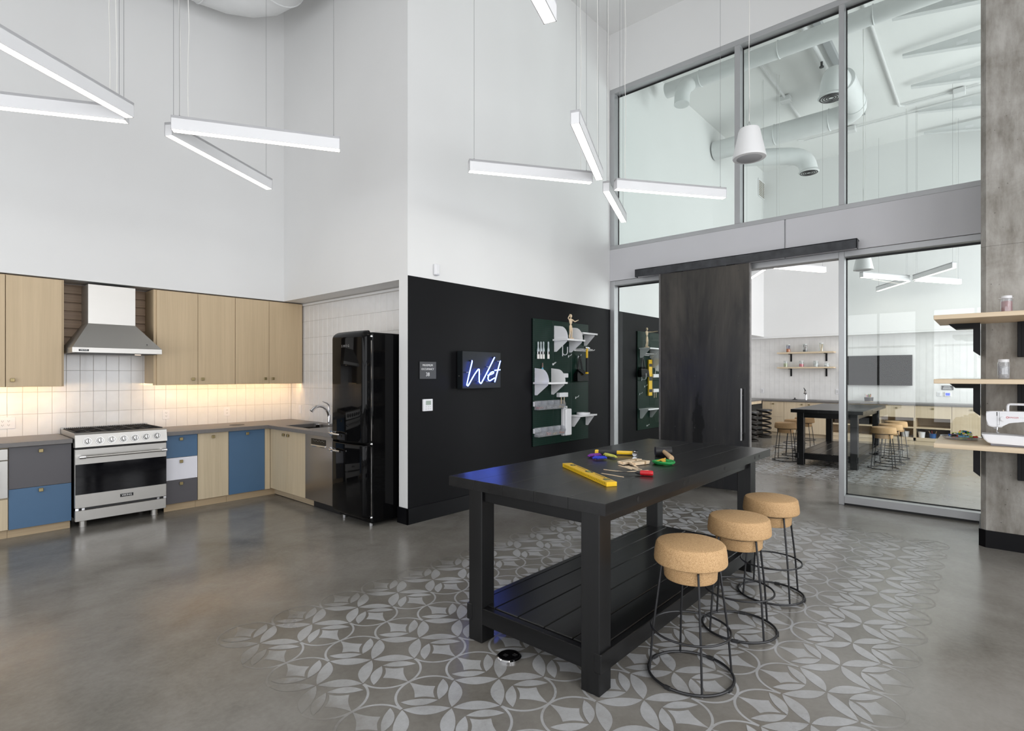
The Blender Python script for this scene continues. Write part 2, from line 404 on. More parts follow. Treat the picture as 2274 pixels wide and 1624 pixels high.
# text planes: x right, y up seen from the front
def face_mY(X, Y, Z): return Matrix(((1,0,0,X),(0,0,-1,Y),(0,1,0,Z),(0,0,0,1)))        # on a face looking to -Y
def face_mX(X, Y, Z): return Matrix(((0,0,-1,X),(-1,0,0,Y),(0,1,0,Z),(0,0,0,1)))       # on a face looking to -X
def arc(cx, cy, r, a0, a1, n): return [(cx+r*math.cos(math.radians(a0+(a1-a0)*i/n)), cy+r*math.sin(math.radians(a0+(a1-a0)*i/n))) for i in range(n+1)]
def rrect(x0, x1, y0, y1, r, n=5):
    return arc(x1-r, y0+r, r, -90, 0, n)+arc(x1-r, y1-r, r, 0, 90, n)+arc(x0+r, y1-r, r, 90, 180, n)+arc(x0+r, y0+r, r, 180, 270, n)
# ================================================================ THE SETTING
CEIL = 6.78
BX0, BX1, BY0, BY1 = -3.6, 15.4, -3.6, 7.44
floor = struct('floor', B().box(BX0, BX1, BY0, 7.7, -.12, 0), floor_m)
struct('ceiling', B().box(BX0, BX1, BY0, 7.7, CEIL, CEIL+.12), ceil_mat)
YT, XT = 7.44, 3.70                    # tile faces of the kitchen walls
wall_back = struct('wall_back', B().box(BX0, 3.9, YT+.003, 7.7, 0, CEIL), grout_mat)
struct('wall_upper_back', B().box(BX0, 3.42, 7.08, YT+.009, 2.497, CEIL), white_wall)
wall_alcove = struct('wall_alcove', B().box(XT+.003, 3.9, 4.57, YT+.010, 0, 2.5), grout_mat)
b = B().box(3.42, 3.9, 4.57, YT+.009, 2.497, CEIL)
struct('wall_upper_alcove', b, white_wall)
# black painted wall with a white end; it runs on behind the glass into the far room
def two(b, x0, x1, y0, y1, z0, z1):    # face towards -Y takes slot 1
    vs = [(x,y,z) for z in (z0,z1) for y in (y0,y1) for x in (x0,x1)]
    b._add(vs, [(0,2,3,1),(4,5,7,6),(2,6,7,3),(0,4,6,2),(1,3,7,5)], None, 0); b._add(vs, [(0,1,5,4)], None, 1)
b = B(); two(b, 3.42, 11.0, 4.426, 4.57, 0, 2.527); b.box(3.42, 11.0, 4.426, 4.57, 2.527, CEIL)
struct('wall_left', b, [white_wall, black_wall])
b = B().box(3.434, 7.31, 4.412, 4.426, 0, .164, .002, 1).box(3.406, 3.42, 4.412, 4.584, 0, .164, .002, 1).box(3.42, 3.66, 4.57, 4.584, 0, .164)
b.box(3.406, 3.436, 4.412, 4.424, 0, .164)
struct('baseboard_left', b, black_base)
struct('baseboard_far_left', B().box(7.47, 11.0, 4.412, 4.426, 0, .164), black_base)
# right wall and rear wall of the near room, with invented window openings for daylight
def holed(b, axis, pos0, pos1, a0, a1, wins, z0, z1):
    """wall slab along an axis with rectangular openings between wz0 and wz1"""
    wz0, wz1 = wins[0][2], wins[0][3]
    def bx(u0, u1, s0, s1):
        if axis == 'x': b.box(u0, u1, pos0, pos1, s0, s1)
        else: b.box(pos0, pos1, u0, u1, s0, s1)
    bx(a0, a1, z0, wz0); bx(a0, a1, wz1, z1)
    e = a0
    for u0, u1, _, _ in wins: bx(e, u0, wz0, wz1); e = u1
    bx(e, a1, wz0, wz1); return b
XG0 = 7.31
WR = [(-2.2, -.3, .2, 4.6), (0.0, 1.9, .2, 4.6), (2.2, 4.1, .2, 4.6), (4.4, 5.4, .2, 4.6), (8.1, 9.9, .2, 4.6), (10.2, 12.0, .2, 4.6), (12.3, 14.7, .2, 4.6)]  # unseen side openings, made up to let daylight into both rooms
RY0 = -2.4
struct('wall_right', holed(B(), 'x', RY0, RY0+.14, BX0, XG0, WR[:4], 0, CEIL), white_wall)
struct('wall_right_far', holed(B(), 'x', BY0, BY0+.14, XG0, BX1, WR[4:], 0, CEIL), white_wall)
WB = [(-2.1, -.9, .2, 3.3), (-.6, 1.2, .2, 3.3), (1.5, 3.3, .2, 3.3), (3.6, 5.9, .2, 3.3)]
struct('wall_rear', holed(B(), 'y', BX0, BX0+.14, BY0, 7.7, WB, 0, CEIL), white_wall)
n = 10
def guessed_window(axis, u0, u1, z0, z1, pos):  # frame of an unseen window, added for the daylight lamps
    global n
    w = bpy.data.objects.new('window_%d' % n, None); C.objects.link(w); w['kind'] = 'structure'; n += 1
    b = B(); t = .05; mid = (u0+u1)/2; zm = z0+2.1
    for a, c, d, e in ((u0,u0+t,z0,z1),(u1-t,u1,z0,z1),(mid-t/2,mid+t/2,z0,z1),(u0,u1,z0,z0+t),(u0,u1,z1-t,z1),(u0,u1,zm-t/2,zm+t/2)):
        b.box(a, c, pos, pos+.07, d, e) if axis == 'x' else b.box(pos, pos+.07, a, c, d, e)
    struct('window_frame', b, alu, w)
for u0, u1, z0, z1 in WR: guessed_window('x', u0, u1, z0, z1, (RY0 if u0 < 7 else BY0)+.03)
for u0, u1, z0, z1 in WB: guessed_window('y', u0, u1, z0, z1, BX0+.03)
# wall over the glass partition
XG = 7.31
struct('wall_partition', B().box(XG, 7.47, BY0+.14, 4.426, 5.922, CEIL).box(XG, 7.47, BY0+.14, -.9, 0, 5.922), white_wall)
# ---- glass partition: frames, gaskets, panes
def prt(par, name, b, m): return struct(name, b, m, par)
def window(name): 
    w = bpy.data.objects.new(name, None); C.objects.link(w); w['kind'] = 'structure'; return w
XF1 = 7.455
w1 = window('window_1')
b = B()
for y0, y1 in ((4.35,4.426),(2.469,2.54),(1.285,1.342),(-.9,-.84)): b.box(XG, XF1, y0, y1, 3.506, 5.85, .003, 1)
b.box(XG, XF1, -.9, 4.426, 5.85, 5.922, .003, 1).box(XG, XF1, -.9, 4.426, 3.448, 3.506, .003, 1)
prt(w1, 'window_frame', b, alu)
for y0, y1 in ((2.54,4.35),(1.342,2.469),(-.84,1.285)):
    prt(w1, 'window_pane', B().box(7.437, 7.447, y0, y1, 3.506, 5.85), upper_pane)
    g = .011
    prt(w1, 'gasket', B().box(7.428, 7.436, y0, y1, 5.85-g*2.2, 5.85).box(7.428, 7.436, y0, y1, 3.506, 3.506+g).box(7.428, 7.436, y0, y0+g, 3.506, 5.85).box(7.428, 7.436, y1-g, y1, 3.506, 5.85), gasket)
w2 = window('window_2')
b = B().box(XG, XF1, 4.35, 4.426, 0, 2.96, .003, 1).box(XG, XF1, 2.47, 2.54, 0, 2.9, .003, 1).box(XG, XF1, 2.54, 4.35, 2.893, 2.96, .003, 1).box(XG, XF1, 2.54, 4.35, .02, .11, .003, 1)
prt(w2, 'window_frame', b, alu); prt(w2, 'window_pane', B().box(7.437, 7.447, 2.54, 4.35, .11, 2.893), pane_mat)
prt(w2, 'gasket', B().box(7.428, 7.436, 2.54, 4.35, 2.872, 2.893).box(7.428, 7.436, 4.338, 4.35, .11, 2.893), gasket)
d1 = window('door_1')                   # the doorway's own frame
prt(d1, 'door_frame', B().box(XG, XF1, 1.342, 2.54, 2.885, 2.96, .003, 1), alu)
w3 = window('window_3')
b = B().box(XG, XF1, 1.285, 1.342, 0, 2.96, .003, 1).box(XG, XF1, -.9, -.84, 0, 2.96, .003, 1).box(XG, XF1, -.9, 1.285, 2.893, 2.96, .003, 1).box(XG, XF1, -.9, 1.285, .022, .105, .003, 1)
prt(w3, 'window_frame', b, alu); prt(w3, 'window_pane', B().box(7.437, 7.447, -.84, 1.285, .105, 2.893), pane_mat)
prt(w3, 'gasket', B().box(7.428, 7.436, -.84, 1.285, 2.872, 2.893).box(7.428, 7.436, 1.273, 1.285, .105, 2.893).box(7.428, 7.436, -.84, 1.285, .105, .117), gasket)
prt(w3, 'sill_shim', B().box(XG+.02, XF1-.02, -.9, 1.34, 0, .022), gasket)
beam = window('trim_1')
prt(beam, 'beam_panel', B().box(XG-.012, 7.47, 1.929, 4.426, 2.962, 3.446, .003, 1), panel_paint)
prt(beam, 'beam_panel', B().box(XG-.012, 7.47, -.9, 1.914, 2.962, 3.446, .003, 1), panel_paint)
prt(beam, 'beam_core', B().box(XG+.01, 7.46, 1.913, 1.930, 2.962, 3.446), alu)
# ---- concrete column with a black base
ch = .035
poly = [(6.355, .07-ch), (6.355+ch, .07), (7.05, .07), (7.05, -.75), (6.355, -.75)]
inner = [(6.359, .07-ch), (6.359+ch, .066), (7.05, .066), (7.05, -.746), (6.359, -.746)]
col = struct('pillar_concrete', B().prism(poly, 'z', 0, 2.646).prism(inner, 'z', 2.64, 2.66).prism(poly, 'z', 2.651, CEIL), col_mat)
g = .014
poly = [(6.355-g, .07-ch+.003), (6.355+ch-.003, .07+g), (7.06, .07+g), (7.06, -.76), (6.355-g, -.76)]
struct('baseboard_pillar', B().prism(poly, 'z', 0, .15), black_base)
# ---- kitchen tiles: each one its own piece
TP, TH_ = .117, .2262
Z0T = .893
proto = None
def tile_at(parent, x, y, z, axis, w=TP-.0028, h=TH_-.0028):
    b = B()
    if axis == 'y': b.box(x, x+w, y, y+.0098, z, z+h, .0018, 1)
    else: b.box(x, x+.0098, y, y+w, z, z+h, .0018, 1)
    return struct('tile', b, tile_mat, parent)
def tile_field(parent, axis, u0, u1, nz, fixed, skip):
    cache = {}
    k = 0; u = u0
    while u < u1-.02:
        w = min(TP, u1-u)-.0028
        for j in range(nz):
            z = Z0T-.005+j*TH_
            if skip(u, z): continue
            h = min(TH_, 2.455-z)-.0028
            key = (round(w,4), round(h,4))
            if key not in cache:
                b = B().box(0, w, 0, .0098, 0, h, .0018, 1) if axis == 'y' else B().box(0, .0098, 0, w, 0, h, .0018, 1)
                cache[key] = mesh_of('tile', b, tile_mat)
            o = bpy.data.objects.new('tile', cache[key]); C.objects.link(o); o.parent = parent
            o.location = (u, fixed, z) if axis == 'y' else (fixed, u, z)
        u += TP
tile_field(wall_back, 'y', .503-TP*5, 3.70, 4, YT, lambda u, z: z > 1.5 and not (1.05 < u < 1.93))
tile_field(wall_alcove, 'x', 4.59, YT-.001, 7, XT, lambda u, z: u > 7.06 and z > 1.5)
struct('trim_2', B().box(XT-.012, XT+.009, 4.571, YT-.3, 2.46, 2.488, .003, 1), white_wall)
# niche slats over the hood: separate boards with open joints
niche = struct('niche_backing', B().box(1.13, 1.92, YT-.012, YT-.001, 1.80, 2.49), slat_wood, wall_back)
for k in range(8):
    z = 1.742+k*.0925
    struct('slat', B().box(1.131, 1.919, YT-.036, YT-.012, z, z+.078, .002, 1), slat_wood, wall_back)
# ---- painted stencil on the floor: five rows of flower-and-circle motifs
PX_, PY_ = .3175, .6275
def stencil(x0, y0, cols, rows, edge_l, name):
    b = B(); wl = b.m.verts.layers.float.new('wear')
    s_ = PX_/math.sqrt(2); h = .0006
    XMIN, XMAX = x0-PX_/2, x0+(cols-.5)*PX_; YMIN, YMAX = y0-PX_, y0+(rows-1)*PY_+PX_
    rnd = random.Random(3)
    def wear(x, y):
        d = min((x-XMIN)*edge_l, XMAX-x, (y-YMIN)*2.0, (YMAX-y)*1.1)
        return .04+.66*max(0, 1-d/.42)**1.7
    def poly(pts):
        vs = [b.m.verts.new((x, y, h)) for x, y in pts]
        for v in vs: v[wl] = wear(v.co.x, v.co.y)
        b.m.faces.new(vs)
    def strip(pa, pb, h=.0009):
        va = [b.m.verts.new((x, y, h)) for x, y in pa]; vb = [b.m.verts.new((x, y, h)) for x, y in pb]
        for v in va+vb: v[wl] = wear(v.co.x, v.co.y)
        for i in range(len(pa)-1): b.m.faces.new((va[i], va[i+1], vb[i+1], vb[i]))
    for r in range(rows):
        for c in range(cols):
            fx, fy = x0+c*PX_, y0+r*PY_
            for sy in (1, -1):
                # local cell axes: a, b run diagonally from the flower centre into the circle's cell
                ax = (s_*math.cos(PI/4), sy*s_*math.sin(PI/4)*PY_/(2*PX_)); bx_ = (-ax[0], ax[1])
                P = lambda a, q: (fx+ax[0]*a+bx_[0]*q, fy+ax[1]*a+bx_[1]*q)
                def lens(p, q, plus, minus, h, n=10):     # a petal of two unequal arcs over the chord p-q, in cell axes
                    d = (q[0]-p[0], q[1]-p[1]); L = math.hypot(*d); u = (d[0]/L, d[1]/L); w = (-u[1], u[0]); A = []; Bq = []
                    for i in range(n+1):
                        t = i/n; e = 4*t*(1-t); m = (p[0]+d[0]*t, p[1]+d[1]*t)
                        A.append(P(m[0]+w[0]*e*plus, m[1]+w[1]*e*plus)); Bq.append(P(m[0]-w[0]*e*minus, m[1]-w[1]*e*minus))
                    strip(A, Bq, h)
                lens((.025,0), (.99,0), .10, .20, .0009); lens((0,.025), (0,.99), .20, .10, .0009)
                lens((.30,.285), (1.07,.25), .080, .155, .0012); lens((.285,.30), (.25,1.07), .155, .080, .0012)
                tips = [(.375,.375), (.80,.40), (.985,.985), (.40,.80)]; ct = (.62,.62); pts = []
                for i in range(4):
                    p, q = tips[i], tips[(i+1) % 4]
                    for k in range(5):
                        t = k/5; g = 4*t*(1-t)*.16
                        m = (p[0]+(q[0]-p[0])*t, p[1]+(q[1]-p[1])*t); pts.append(P(m[0]+(ct[0]-m[0])*g, m[1]+(ct[1]-m[1])*g))
                mid = [P(*ct)]
                vs = [b.m.verts.new((x, y, h)) for x, y in pts]; vc = b.m.verts.new((*mid[0], h))
                for v in vs+[vc]: v[wl] = wear(v.co.x, v.co.y)
                for i in range(len(vs)): b.m.faces.new((vs[i], vs[(i+1) % len(vs)], vc))
                cc = P(.5,.5); a0, a1 = (2, 178)
                out = []; inn = []
                for i in range(31):
                    t = math.radians(a0+(a1-a0)*i/30); k = PY_/(2*PX_)
                    out.append((cc[0]+s_*.728*math.cos(t), cc[1]+sy*k*s_*.728*math.sin(t))); inn.append((cc[0]+s_*.674*math.cos(t), cc[1]+sy*k*s_*.674*math.sin(t)))
                strip(out, inn, .0004+.0001*((c+2*r) % 2)+.0002*(sy > 0))
    b.m.normal_update()
    bmesh.ops.reverse_faces(b.m, faces=[fc for fc in b.m.faces if fc.normal.z < 0])
    me = bpy.data.meshes.new(name); b.m.to_mesh(me); b.m.free(); me.materials.append(paint_m)
    o = bpy.data.objects.new(name, me); C.objects.link(o); o.parent = floor
    o['kind'] = 'stuff'
    return o
stencil(1.357, .59, 16, 5, 1.25, 'stencil_paint')
stencil(8.9, .80, 15, 5, 1.2, 'stencil_paint')
# ================================================================ the far room's shell
FX, FXU, FYL = 15.2, 14.9, 4.43
struct('wall_far', B().box(FX+.0005, 15.4, BY0, 7.7, 0, 2.6), far_grout)
struct('wall_upper_far', B().box(FXU, 15.4, BY0, FYL+.6, 2.50, CEIL), white_wall)
struct('wall_upper_far_left', B().box(11.0, FXU, FYL, FYL+.6, 2.50, CEIL), white_wall)
struct('wall_far_left', B().box(11.0, FX, 4.95, 5.1, 0, 2.5).box(10.9, 11.0, 4.57, 5.1, 0, 2.5), tile_mat)
b = B()
for i in range(62):
    for j in range(7):
        y = -2.3+i*.117; z = .895+j*.2262
        b.box(FX-.002, FX+.006, y, y+.1145, z, z+.2235)
o = struct('tile_field', b, tile_mat, bpy.data.objects['wall_far']); o['kind'] = 'stuff'
struct('trim_3', B().box(FXU+.002, FX, -2.3, 4.95, 2.455, 2.499), white_wall)
# ================================================================ KITCHEN
def knob(par, x, y, z, axis, group=None):
    b = B(); s = .017
    if axis == 'y': b.box(x-s, x+s, y-.026, y-.012, z-s, z+s, .003, 1).cyl((x,y-.014,z), (x,y+.001,z), .007, 8)
    else: b.box(x-.026, x-.012, y-s, y+s, z-s, z+s, .003, 1).cyl((x-.014,y,z), (x+.001,y,z), .007, 8)
    return part(par, 'knob', b, brass)
YU, YF, XBF = 7.08, 6.78, 3.10
def upper(label, x0, x1, doors, z0=1.400, z1=2.485, led=True):
    t = thing('wall_cabinet', label, 'cabinet', (x0, YU, z0), 'oak wall cabinets above the worktop')
    b = B().box(x0, x1, YU+.024, YT-.001, z0+.018, z1).box(x0, x1, YU+.024, YU+.05, z0, z0+.02)
    part(t, 'body', b, oak)
    for d0, d1, k in doors:
        d = part(t, 'door', B().box(d0+.002, d1-.002, YU+.002, YU+.0225, z0, z1-.006, .0015, 1), oak)
        if k is not None: knob(d, k, YU+.002, z0+.068, 'y')
    if led: part(t, 'led_strip', B().box(x0+.02, x1-.02, YU+.051, YU+.056, z0+.004, z0+.016), led_emit)
    return t
upper('oak wall cabinet at the frame edge, its right door alone in view', -.21, .688, [(-.21,.239,.18),(.239,.688,.60)])
upper('single-door oak wall cabinet just left of the steel hood', .690, 1.129, [(.690,1.112,.737)])
upper('oak wall cabinet with two doors just right of the steel hood', 1.921, 2.797, [(1.946,2.372,2.318),(2.372,2.797,2.421)])
upper('two-door oak wall cabinet in the corner above the worktop', 2.799, 3.685, [(2.799,3.223,3.168),(3.223,3.68,3.268)])
for x0, x1 in ((.0,1.11),(1.96,3.66)):
    l = bpy.data.lights.new('led_tape_light', 'AREA'); l.shape = 'RECTANGLE'; l.size = x1-x0; l.size_y = .02; l.energy = 2.5*(x1-x0); l.color = (1.0,.66,.33)
    o = bpy.data.objects.new('led_tape_light', l); C.objects.link(o); o.location = ((x0+x1)/2, YU+.06, 1.408); o.rotation_euler = Vector((0,.8,-.6)).to_track_quat('-Z', 'Y').to_euler()
# ---- hood
t = thing('range_hood', 'stainless chimney range hood over the cooker', 'range hood', (1.545, 7.2, 1.743))
hx0, hx1, hy = 1.155, 1.937, 6.86
b = B().box(hx0, hx1, hy, YT-.04, 1.743, 1.797, .002, 1)
b.loft([[(hx0+.003,hy+.003,1.797),(hx1-.003,hy+.003,1.797),(hx1-.003,YT-.04,1.797),(hx0+.003,YT-.04,1.797)], [(1.325,7.09,2.057),(1.745,7.09,2.057),(1.745,YT-.04,2.057),(1.325,YT-.04,2.057)]])
part(t, 'canopy', b, stainless)
part(t, 'chimney', B().box(1.325, 1.745, 7.09, YT-.038, 2.057, 2.472, .002, 1), stainless)
part(t, 'filter', B().box(hx0+.04, hx1-.04, hy+.04, YT-.06, 1.737, 1.744), dark_steel)
part(t, 'lamp', B().cyl((1.74,6.98,1.742),(1.74,6.98,1.733), .028, 14), hood_bulb)
part(t, 'badge', B().box(1.207, 1.288, hy-.003, hy+.001, 1.757, 1.778), black_matt)
part(t, 'badge_lettering', text(B(), 'VIKING', .019, face_mY(1.2475, hy-.0036, 1.7675)), letter_white)
part(t, 'screw', B().cyl((1.802,6.895,1.846),(1.802,6.885,1.842), .004, 8), dull_screw)
# ---- range
RX0, RX1, RY = 1.150, 1.938, 6.71
t = thing('cooking_range', 'stainless gas range with a row of seven knobs, under the hood', 'cooker', (1.544, 7.0, 0))
part(t, 'body', B().box(RX0+.012, RX1-.012, RY+.05, YT-.02, .09, .905), dark_steel)
b = B().prism([(RY+.012,.80),(RY-.02,.806),(RY+.004,.925),(RY+.02,.938),(RY+.07,.94),(RY+.07,.80)], 'x', RX0, RX1)
part(t, 'control_panel', b, stainless)
part(t, 'side_trim', B().box(RX0, RX0+.012, RY+.07, YT-.022, .86, .94).box(RX1-.012, RX1, RY+.07, YT-.022, .86, .94).box(RX0, RX1, YT-.05, YT-.02, .90, .955), stainless)
part(t, 'cooktop', B().box(RX0+.012, RX1-.012, RY+.07, YT-.05, .898, .918), black_gloss)
b = B()
for k in range(44): b.cyl((RX0+.03+k*.0168, YT-.05, .949), (RX0+.03+k*.0168, YT-.0555, .949), .0042, 6)
part(t, 'vent_trim', b, black_matt, kind='stuff')
for k in range(3):
    x0 = RX0+.018+k*.2525; x1 = x0+.248; y0, y1 = RY+.085, YT-.065
    b = B(); zt = .947
    for x in (x0+.006, x1-.006): b.box(x-.006, x+.006, y0, y1, zt-.014, zt)
    for y in (y0, (y0+y1)/2, y1): b.box(x0, x1, y-.006, y+.006, zt-.014, zt)
    for yc in ((y0*3+y1)/4, (y0+3*y1)/4):
        xc = (x0+x1)/2
        for a in range(8):
            ca, sa = math.cos(a*PI/4), math.sin(a*PI/4); sc = .125 if a % 2 == 0 else .15
            b.cyl((xc+.035*ca, yc+.035*sa, zt-.006), (xc+min(sc,.118)*ca, yc+sc*sa, zt-.006), .0055, 6)
    for x in (x0+.006, x1-.006):
        for y in (y0, y1): b.box(x-.008, x+.008, y-.008, y+.008, .917, zt-.01)
    part(t, 'burner_grate', b, iron)
    for yc in ((y0*3+y1)/4, (y0+3*y1)/4):
        part(t, 'burner', B().lathe([(.048,0),(.048,.008),(.034,.011),(.034,.02),(.012,.023)], ((x0+x1)/2, yc, .918), 18), iron)
for k in range(7):
    px = (1055, 1205, 1349, 1492, 1628, 1763, 1893)[k]/5.4125; py = 900+(440, 428, 415, 405, 396, 382, 370)[k]/5.4125
    x, z = onY(px, py, RY-.03); nrm = Vector((0,-1,.2)).normalized(); c0 = Vector((x, RY-.012+(z-.80)*.2*0, z)); up = Vector((0,.2,1)).normalized()
    base = Vector((x, RY-.0205+(z-.806)*.2, z))
    b = B().cyl(base, base+nrm*.010, .0365, 22).cyl(base+nrm*.009, base+nrm*.016, .031, 22, .027)
    kb = part(t, 'control_knob', b, knob_steel)
    m = Matrix.Translation(base+nrm*.014) @ nrm.to_track_quat('Z', 'Y').to_matrix().to_4x4()
    part(kb, 'knob_grip', B().lathe([(.022,0),(.021,.022),(.018,.026)], seg=18, mat=m).box(-.0065, .0065, -.024, .024, .010, .032, .003, 1, mat=m), knob_steel)
    part(kb, 'knob_mark', B().box(-.0022, .0022, -.022, .022, .0322, .0328, mat=m), black_matt)
d = part(t, 'oven_door', B().box(RX0+.002, RX1-.002, RY, RY+.05, .205, .785, .003, 1), stainless)
part(d, 'door_glass', B().box(RX0+.004, RX1-.004, RY-.004, RY+.002, .338, .636, .001, 1), black_glass)
part(d, 'badge', B().box(1.518, 1.632, RY-.005, RY+.001, .262, .293, .001, 1), black_matt)
part(d, 'badge_lettering', text(B(), 'VIKING', .027, face_mY(1.575, RY-.0057, .2775)), letter_white)
b = B().cyl((RX0+.03, RY-.055, .712), (RX1-.03, RY-.055, .712), .0125, 16)
hd = part(d, 'door_handle', b, stainless)
b = B()
for x in (RX0+.045, RX1-.045): b.cyl((x-.02,RY-.055,.712),(x+.03,RY-.055,.712), .0165, 16).box(x-.022, x+.006, RY-.055, RY+.001, .697, .727, .006, 2)
part(d, 'handle_post', b, chrome)
b = B()
for k in range(24): b.box(RX0+.035+k*.030+(.03 if k > 11 else 0), RX0+.055+k*.030+(.03 if k > 11 else 0), RY+.004, RY+.006, .789, .794)
part(t, 'vent_slot', b, black_matt, kind='stuff')
part(t, 'kick_panel', B().box(RX0+.004, RX1-.004, RY+.002, RY+.05, .075, .180, .003, 1), stainless)
part(t, 'hinge_bar', B().box(RX0+.004, RX0+.03, RY+.004, RY+.04, .182, .203).box(RX0+.055, RX0+.078, RY+.004, RY+.04, .182, .203).box(RX1-.03, RX1-.004, RY+.004, RY+.04, .182, .203).box(RX1-.09, RX1-.068, RY+.004, RY+.04, .182, .203), chrome)
for x in (RX0+.085, RX1-.085):
    for y in (RY+.12, YT-.12): part(t, 'foot', B().cyl((x,y,0),(x,y,.10), .031, 18).cyl((x,y,0),(x,y,.006), .035, 18), stainless)
# ---- base cabinets, back run
def carcass(t, x0, x1, toe=True):
    part(t, 'body', B().box(x0, x1, YF+.021, YT-.001, .09, .850), oak_b)
    part(t, 'toe_kick', B().box(x0, x1, YF+.075, YF+.09, 0, .09), oak_toe)
def front(t, kind, x0, x1, z0, z1, mat, kx=None, kz=None):
    d = part(t, kind, B().box(x0+.0018, x1-.0018, YF, YF+.020, z0+.0018, z1-.0018, .0012, 1), mat)
    if kx: knob(d, kx, YF, kz, 'y')
    return d
t = thing('drawer_cabinet', 'base cabinet of one charcoal and one blue drawer, left of the range', 'cabinet', (.9, 7.1, 0), 'base cabinets under the worktop')
carcass(t, .679, 1.137)
front(t, 'drawer', .679, 1.137, .459, .848, grey_lam, .906, .799); front(t, 'drawer', .679, 1.137, .085, .459, blue_lam, .906, .427)
t = thing('drawer_cabinet', 'three-drawer base cabinet in blue, white and charcoal, right of the range', 'cabinet', (2.1, 7.1, 0), 'base cabinets under the worktop')
carcass(t, 1.953, 2.267)
for z0, z1, m, kz in ((.598,.848,blue_lam,.804),(.350,.598,white_lam,.554),(.09,.350,grey_lam,.308)): front(t, 'drawer', 1.953, 2.267, z0, z1, m, 2.097, kz)
t = thing('base_cabinet', 'narrow base cabinet with one pale oak door beside the drawer stack', 'cabinet', (2.43, 7.1, 0), 'base cabinets under the worktop')
carcass(t, 2.269, 2.604); front(t, 'door', 2.269, 2.604, .09, .848, oak_b, 2.429, .801)
t = thing('base_cabinet', 'base cabinet with one plain blue door next to the corner', 'cabinet', (2.8, 7.1, 0), 'base cabinets under the worktop')
carcass(t, 2.606, 3.098); front(t, 'door', 2.606, 3.031, .09, .848, blue_lam, 2.815, .806)
part(t, 'toe_return', B().box(3.098, 3.20, YF+.0755, YF+.09, 0, .09), oak_toe)
part(t, 'filler_strip', B().box(3.033, 3.098, YF+.004, YF+.02, .09, .848), oak_b)
# built-in oven drawer at the frame edge
t = thing('builtin_oven', 'stainless built-in oven at the left frame edge over an oak panel', 'oven', (.35, 7.1, 0))
part(t, 'body', B().box(.02, .677, YF+.021, YT-.001, .09, .850), oak_b)
part(t, 'toe_kick', B().box(.02, .677, YF+.075, YF+.09, 0, .09), oak_toe)
part(t, 'control_panel', B().box(.03, .675, YF-.012, YF+.02, .735, .838, .003, 1), stainless)
d = part(t, 'oven_door', B().box(.03, .675, YF-.012, YF+.02, .385, .729, .003, 1), stainless)
part(d, 'door_glass', B().box(.12, .618, YF-.016, YF-.011, .46, .64, .012, 3), black_glass)
part(t, 'lower_panel', B().box(.022, .675, YF, YF+.02, .09, .372, .0012, 1), oak_b)
# ---- cabinets of the sink run
t = thing('sink_cabinet', 'two-door pale oak base cabinet under the sink', 'cabinet', (3.4, 6.36, 0), 'base cabinets under the worktop')
part(t, 'body', B().box(XBF+.021, XT-.001, 5.890, YF+.074, .091, .69).box(XBF+.021, XBF+.04, 5.890, YF+.078, .69, .850).box(XT-.02, XT-.001, 5.890, YF+.078, .69, .850), oak_b)
part(t, 'toe_kick', B().box(3.185, 3.20, 6.345, YF+.075, .006, .09).box(3.185, 3.20, 5.86, 6.341, .006, .09), oak_toe_y)
for y0, y1, ky in ((6.346,YF-.002,6.406),(5.892,6.342,6.292)):
    d = part(t, 'door', B().box(XBF, XBF+.020, y0, y1, .10, .848, .0012, 1), oak_b); knob(d, XBF, ky, .793, 'x')
t = thing('dishwasher', 'built-in stainless dishwasher between the sink cabinet and the fridge', 'dishwasher', (3.4, 5.6, 0))
part(t, 'body', B().box(XBF+.03, XT-.02, 5.292, 5.886, .10, .848), dark_steel)
d = part(t, 'door', B().box(XBF-.008, XBF+.03, 5.294, 5.886, .105, .842, .004, 2), stainless_y)
y0, z1 = onX(693, 971, XBF); y1 = onX(725, 976, XBF)[0]
part(d, 'control_display', B().box(XBF-.012, XBF-.006, y1, y0, .742, .805, .002, 1), black_glass)
b = B()
for k in range(8): b.box(XBF-.0128, XBF-.0118, y1+.03+k*(y0-y1-.06)/8, y1+.043+k*(y0-y1-.06)/8, .778+(k % 2)*.008, .782+(k % 2)*.008)
part(d, 'control_marks', b, letter_grey, kind='stuff')
part(d, 'handle_recess', B().box(XBF-.016, XBF-.006, y1, y0, .722, .740, .003, 1).prism([(XBF-.012,.722),(XBF-.004,.722),(XBF-.004,.708)], 'y', y1+.02, y0-.02), chrome)
part(t, 'toe_kick', B().box(3.185, 3.20, 5.292, 5.86, .0, .105), black_matt)
# ---- worktops
single('worktop', B().box(.0, 1.138, 6.73, YT-.001, .851, .893, .003, 1), counter_mat, 'grey worktop running left from the range', 'worktop', 'grey worktops')
SX0, SX1, SY0, SY1 = 3.17, 3.55, 5.95, 6.53
b = B().box(1.949, 3.05, 6.73, YT-.001, .851, .893).box(3.05, XT-.001, SY1, YT-.001, .851, .893).box(3.05, SX0, 5.25, SY1, .851, .893).box(SX1, XT-.001, 5.25, SY1, .851, .893).box(SX0, SX1, 5.25, SY0, .851, .893)
bmesh.ops.remove_doubles(b.m, verts=b.m.verts[:], dist=.0005)
single('worktop', b, counter_mat, 'L-shaped grey worktop turning the corner around the sink', 'worktop', 'grey worktops')
t = thing('sink', 'undermounted stainless sink let into the grey worktop', 'sink', ((SX0+SX1)/2, (SY0+SY1)/2, .70))
e = .006
b = B(); q = [(SX0-e,SY0-e),(SX1+e,SY0-e),(SX1+e,SY1+e),(SX0-e,SY1+e)]
iq = [(SX0+.012,SY0+.012),(SX1-.012,SY0+.012),(SX1-.012,SY1-.012),(SX0+.012,SY1-.012)]
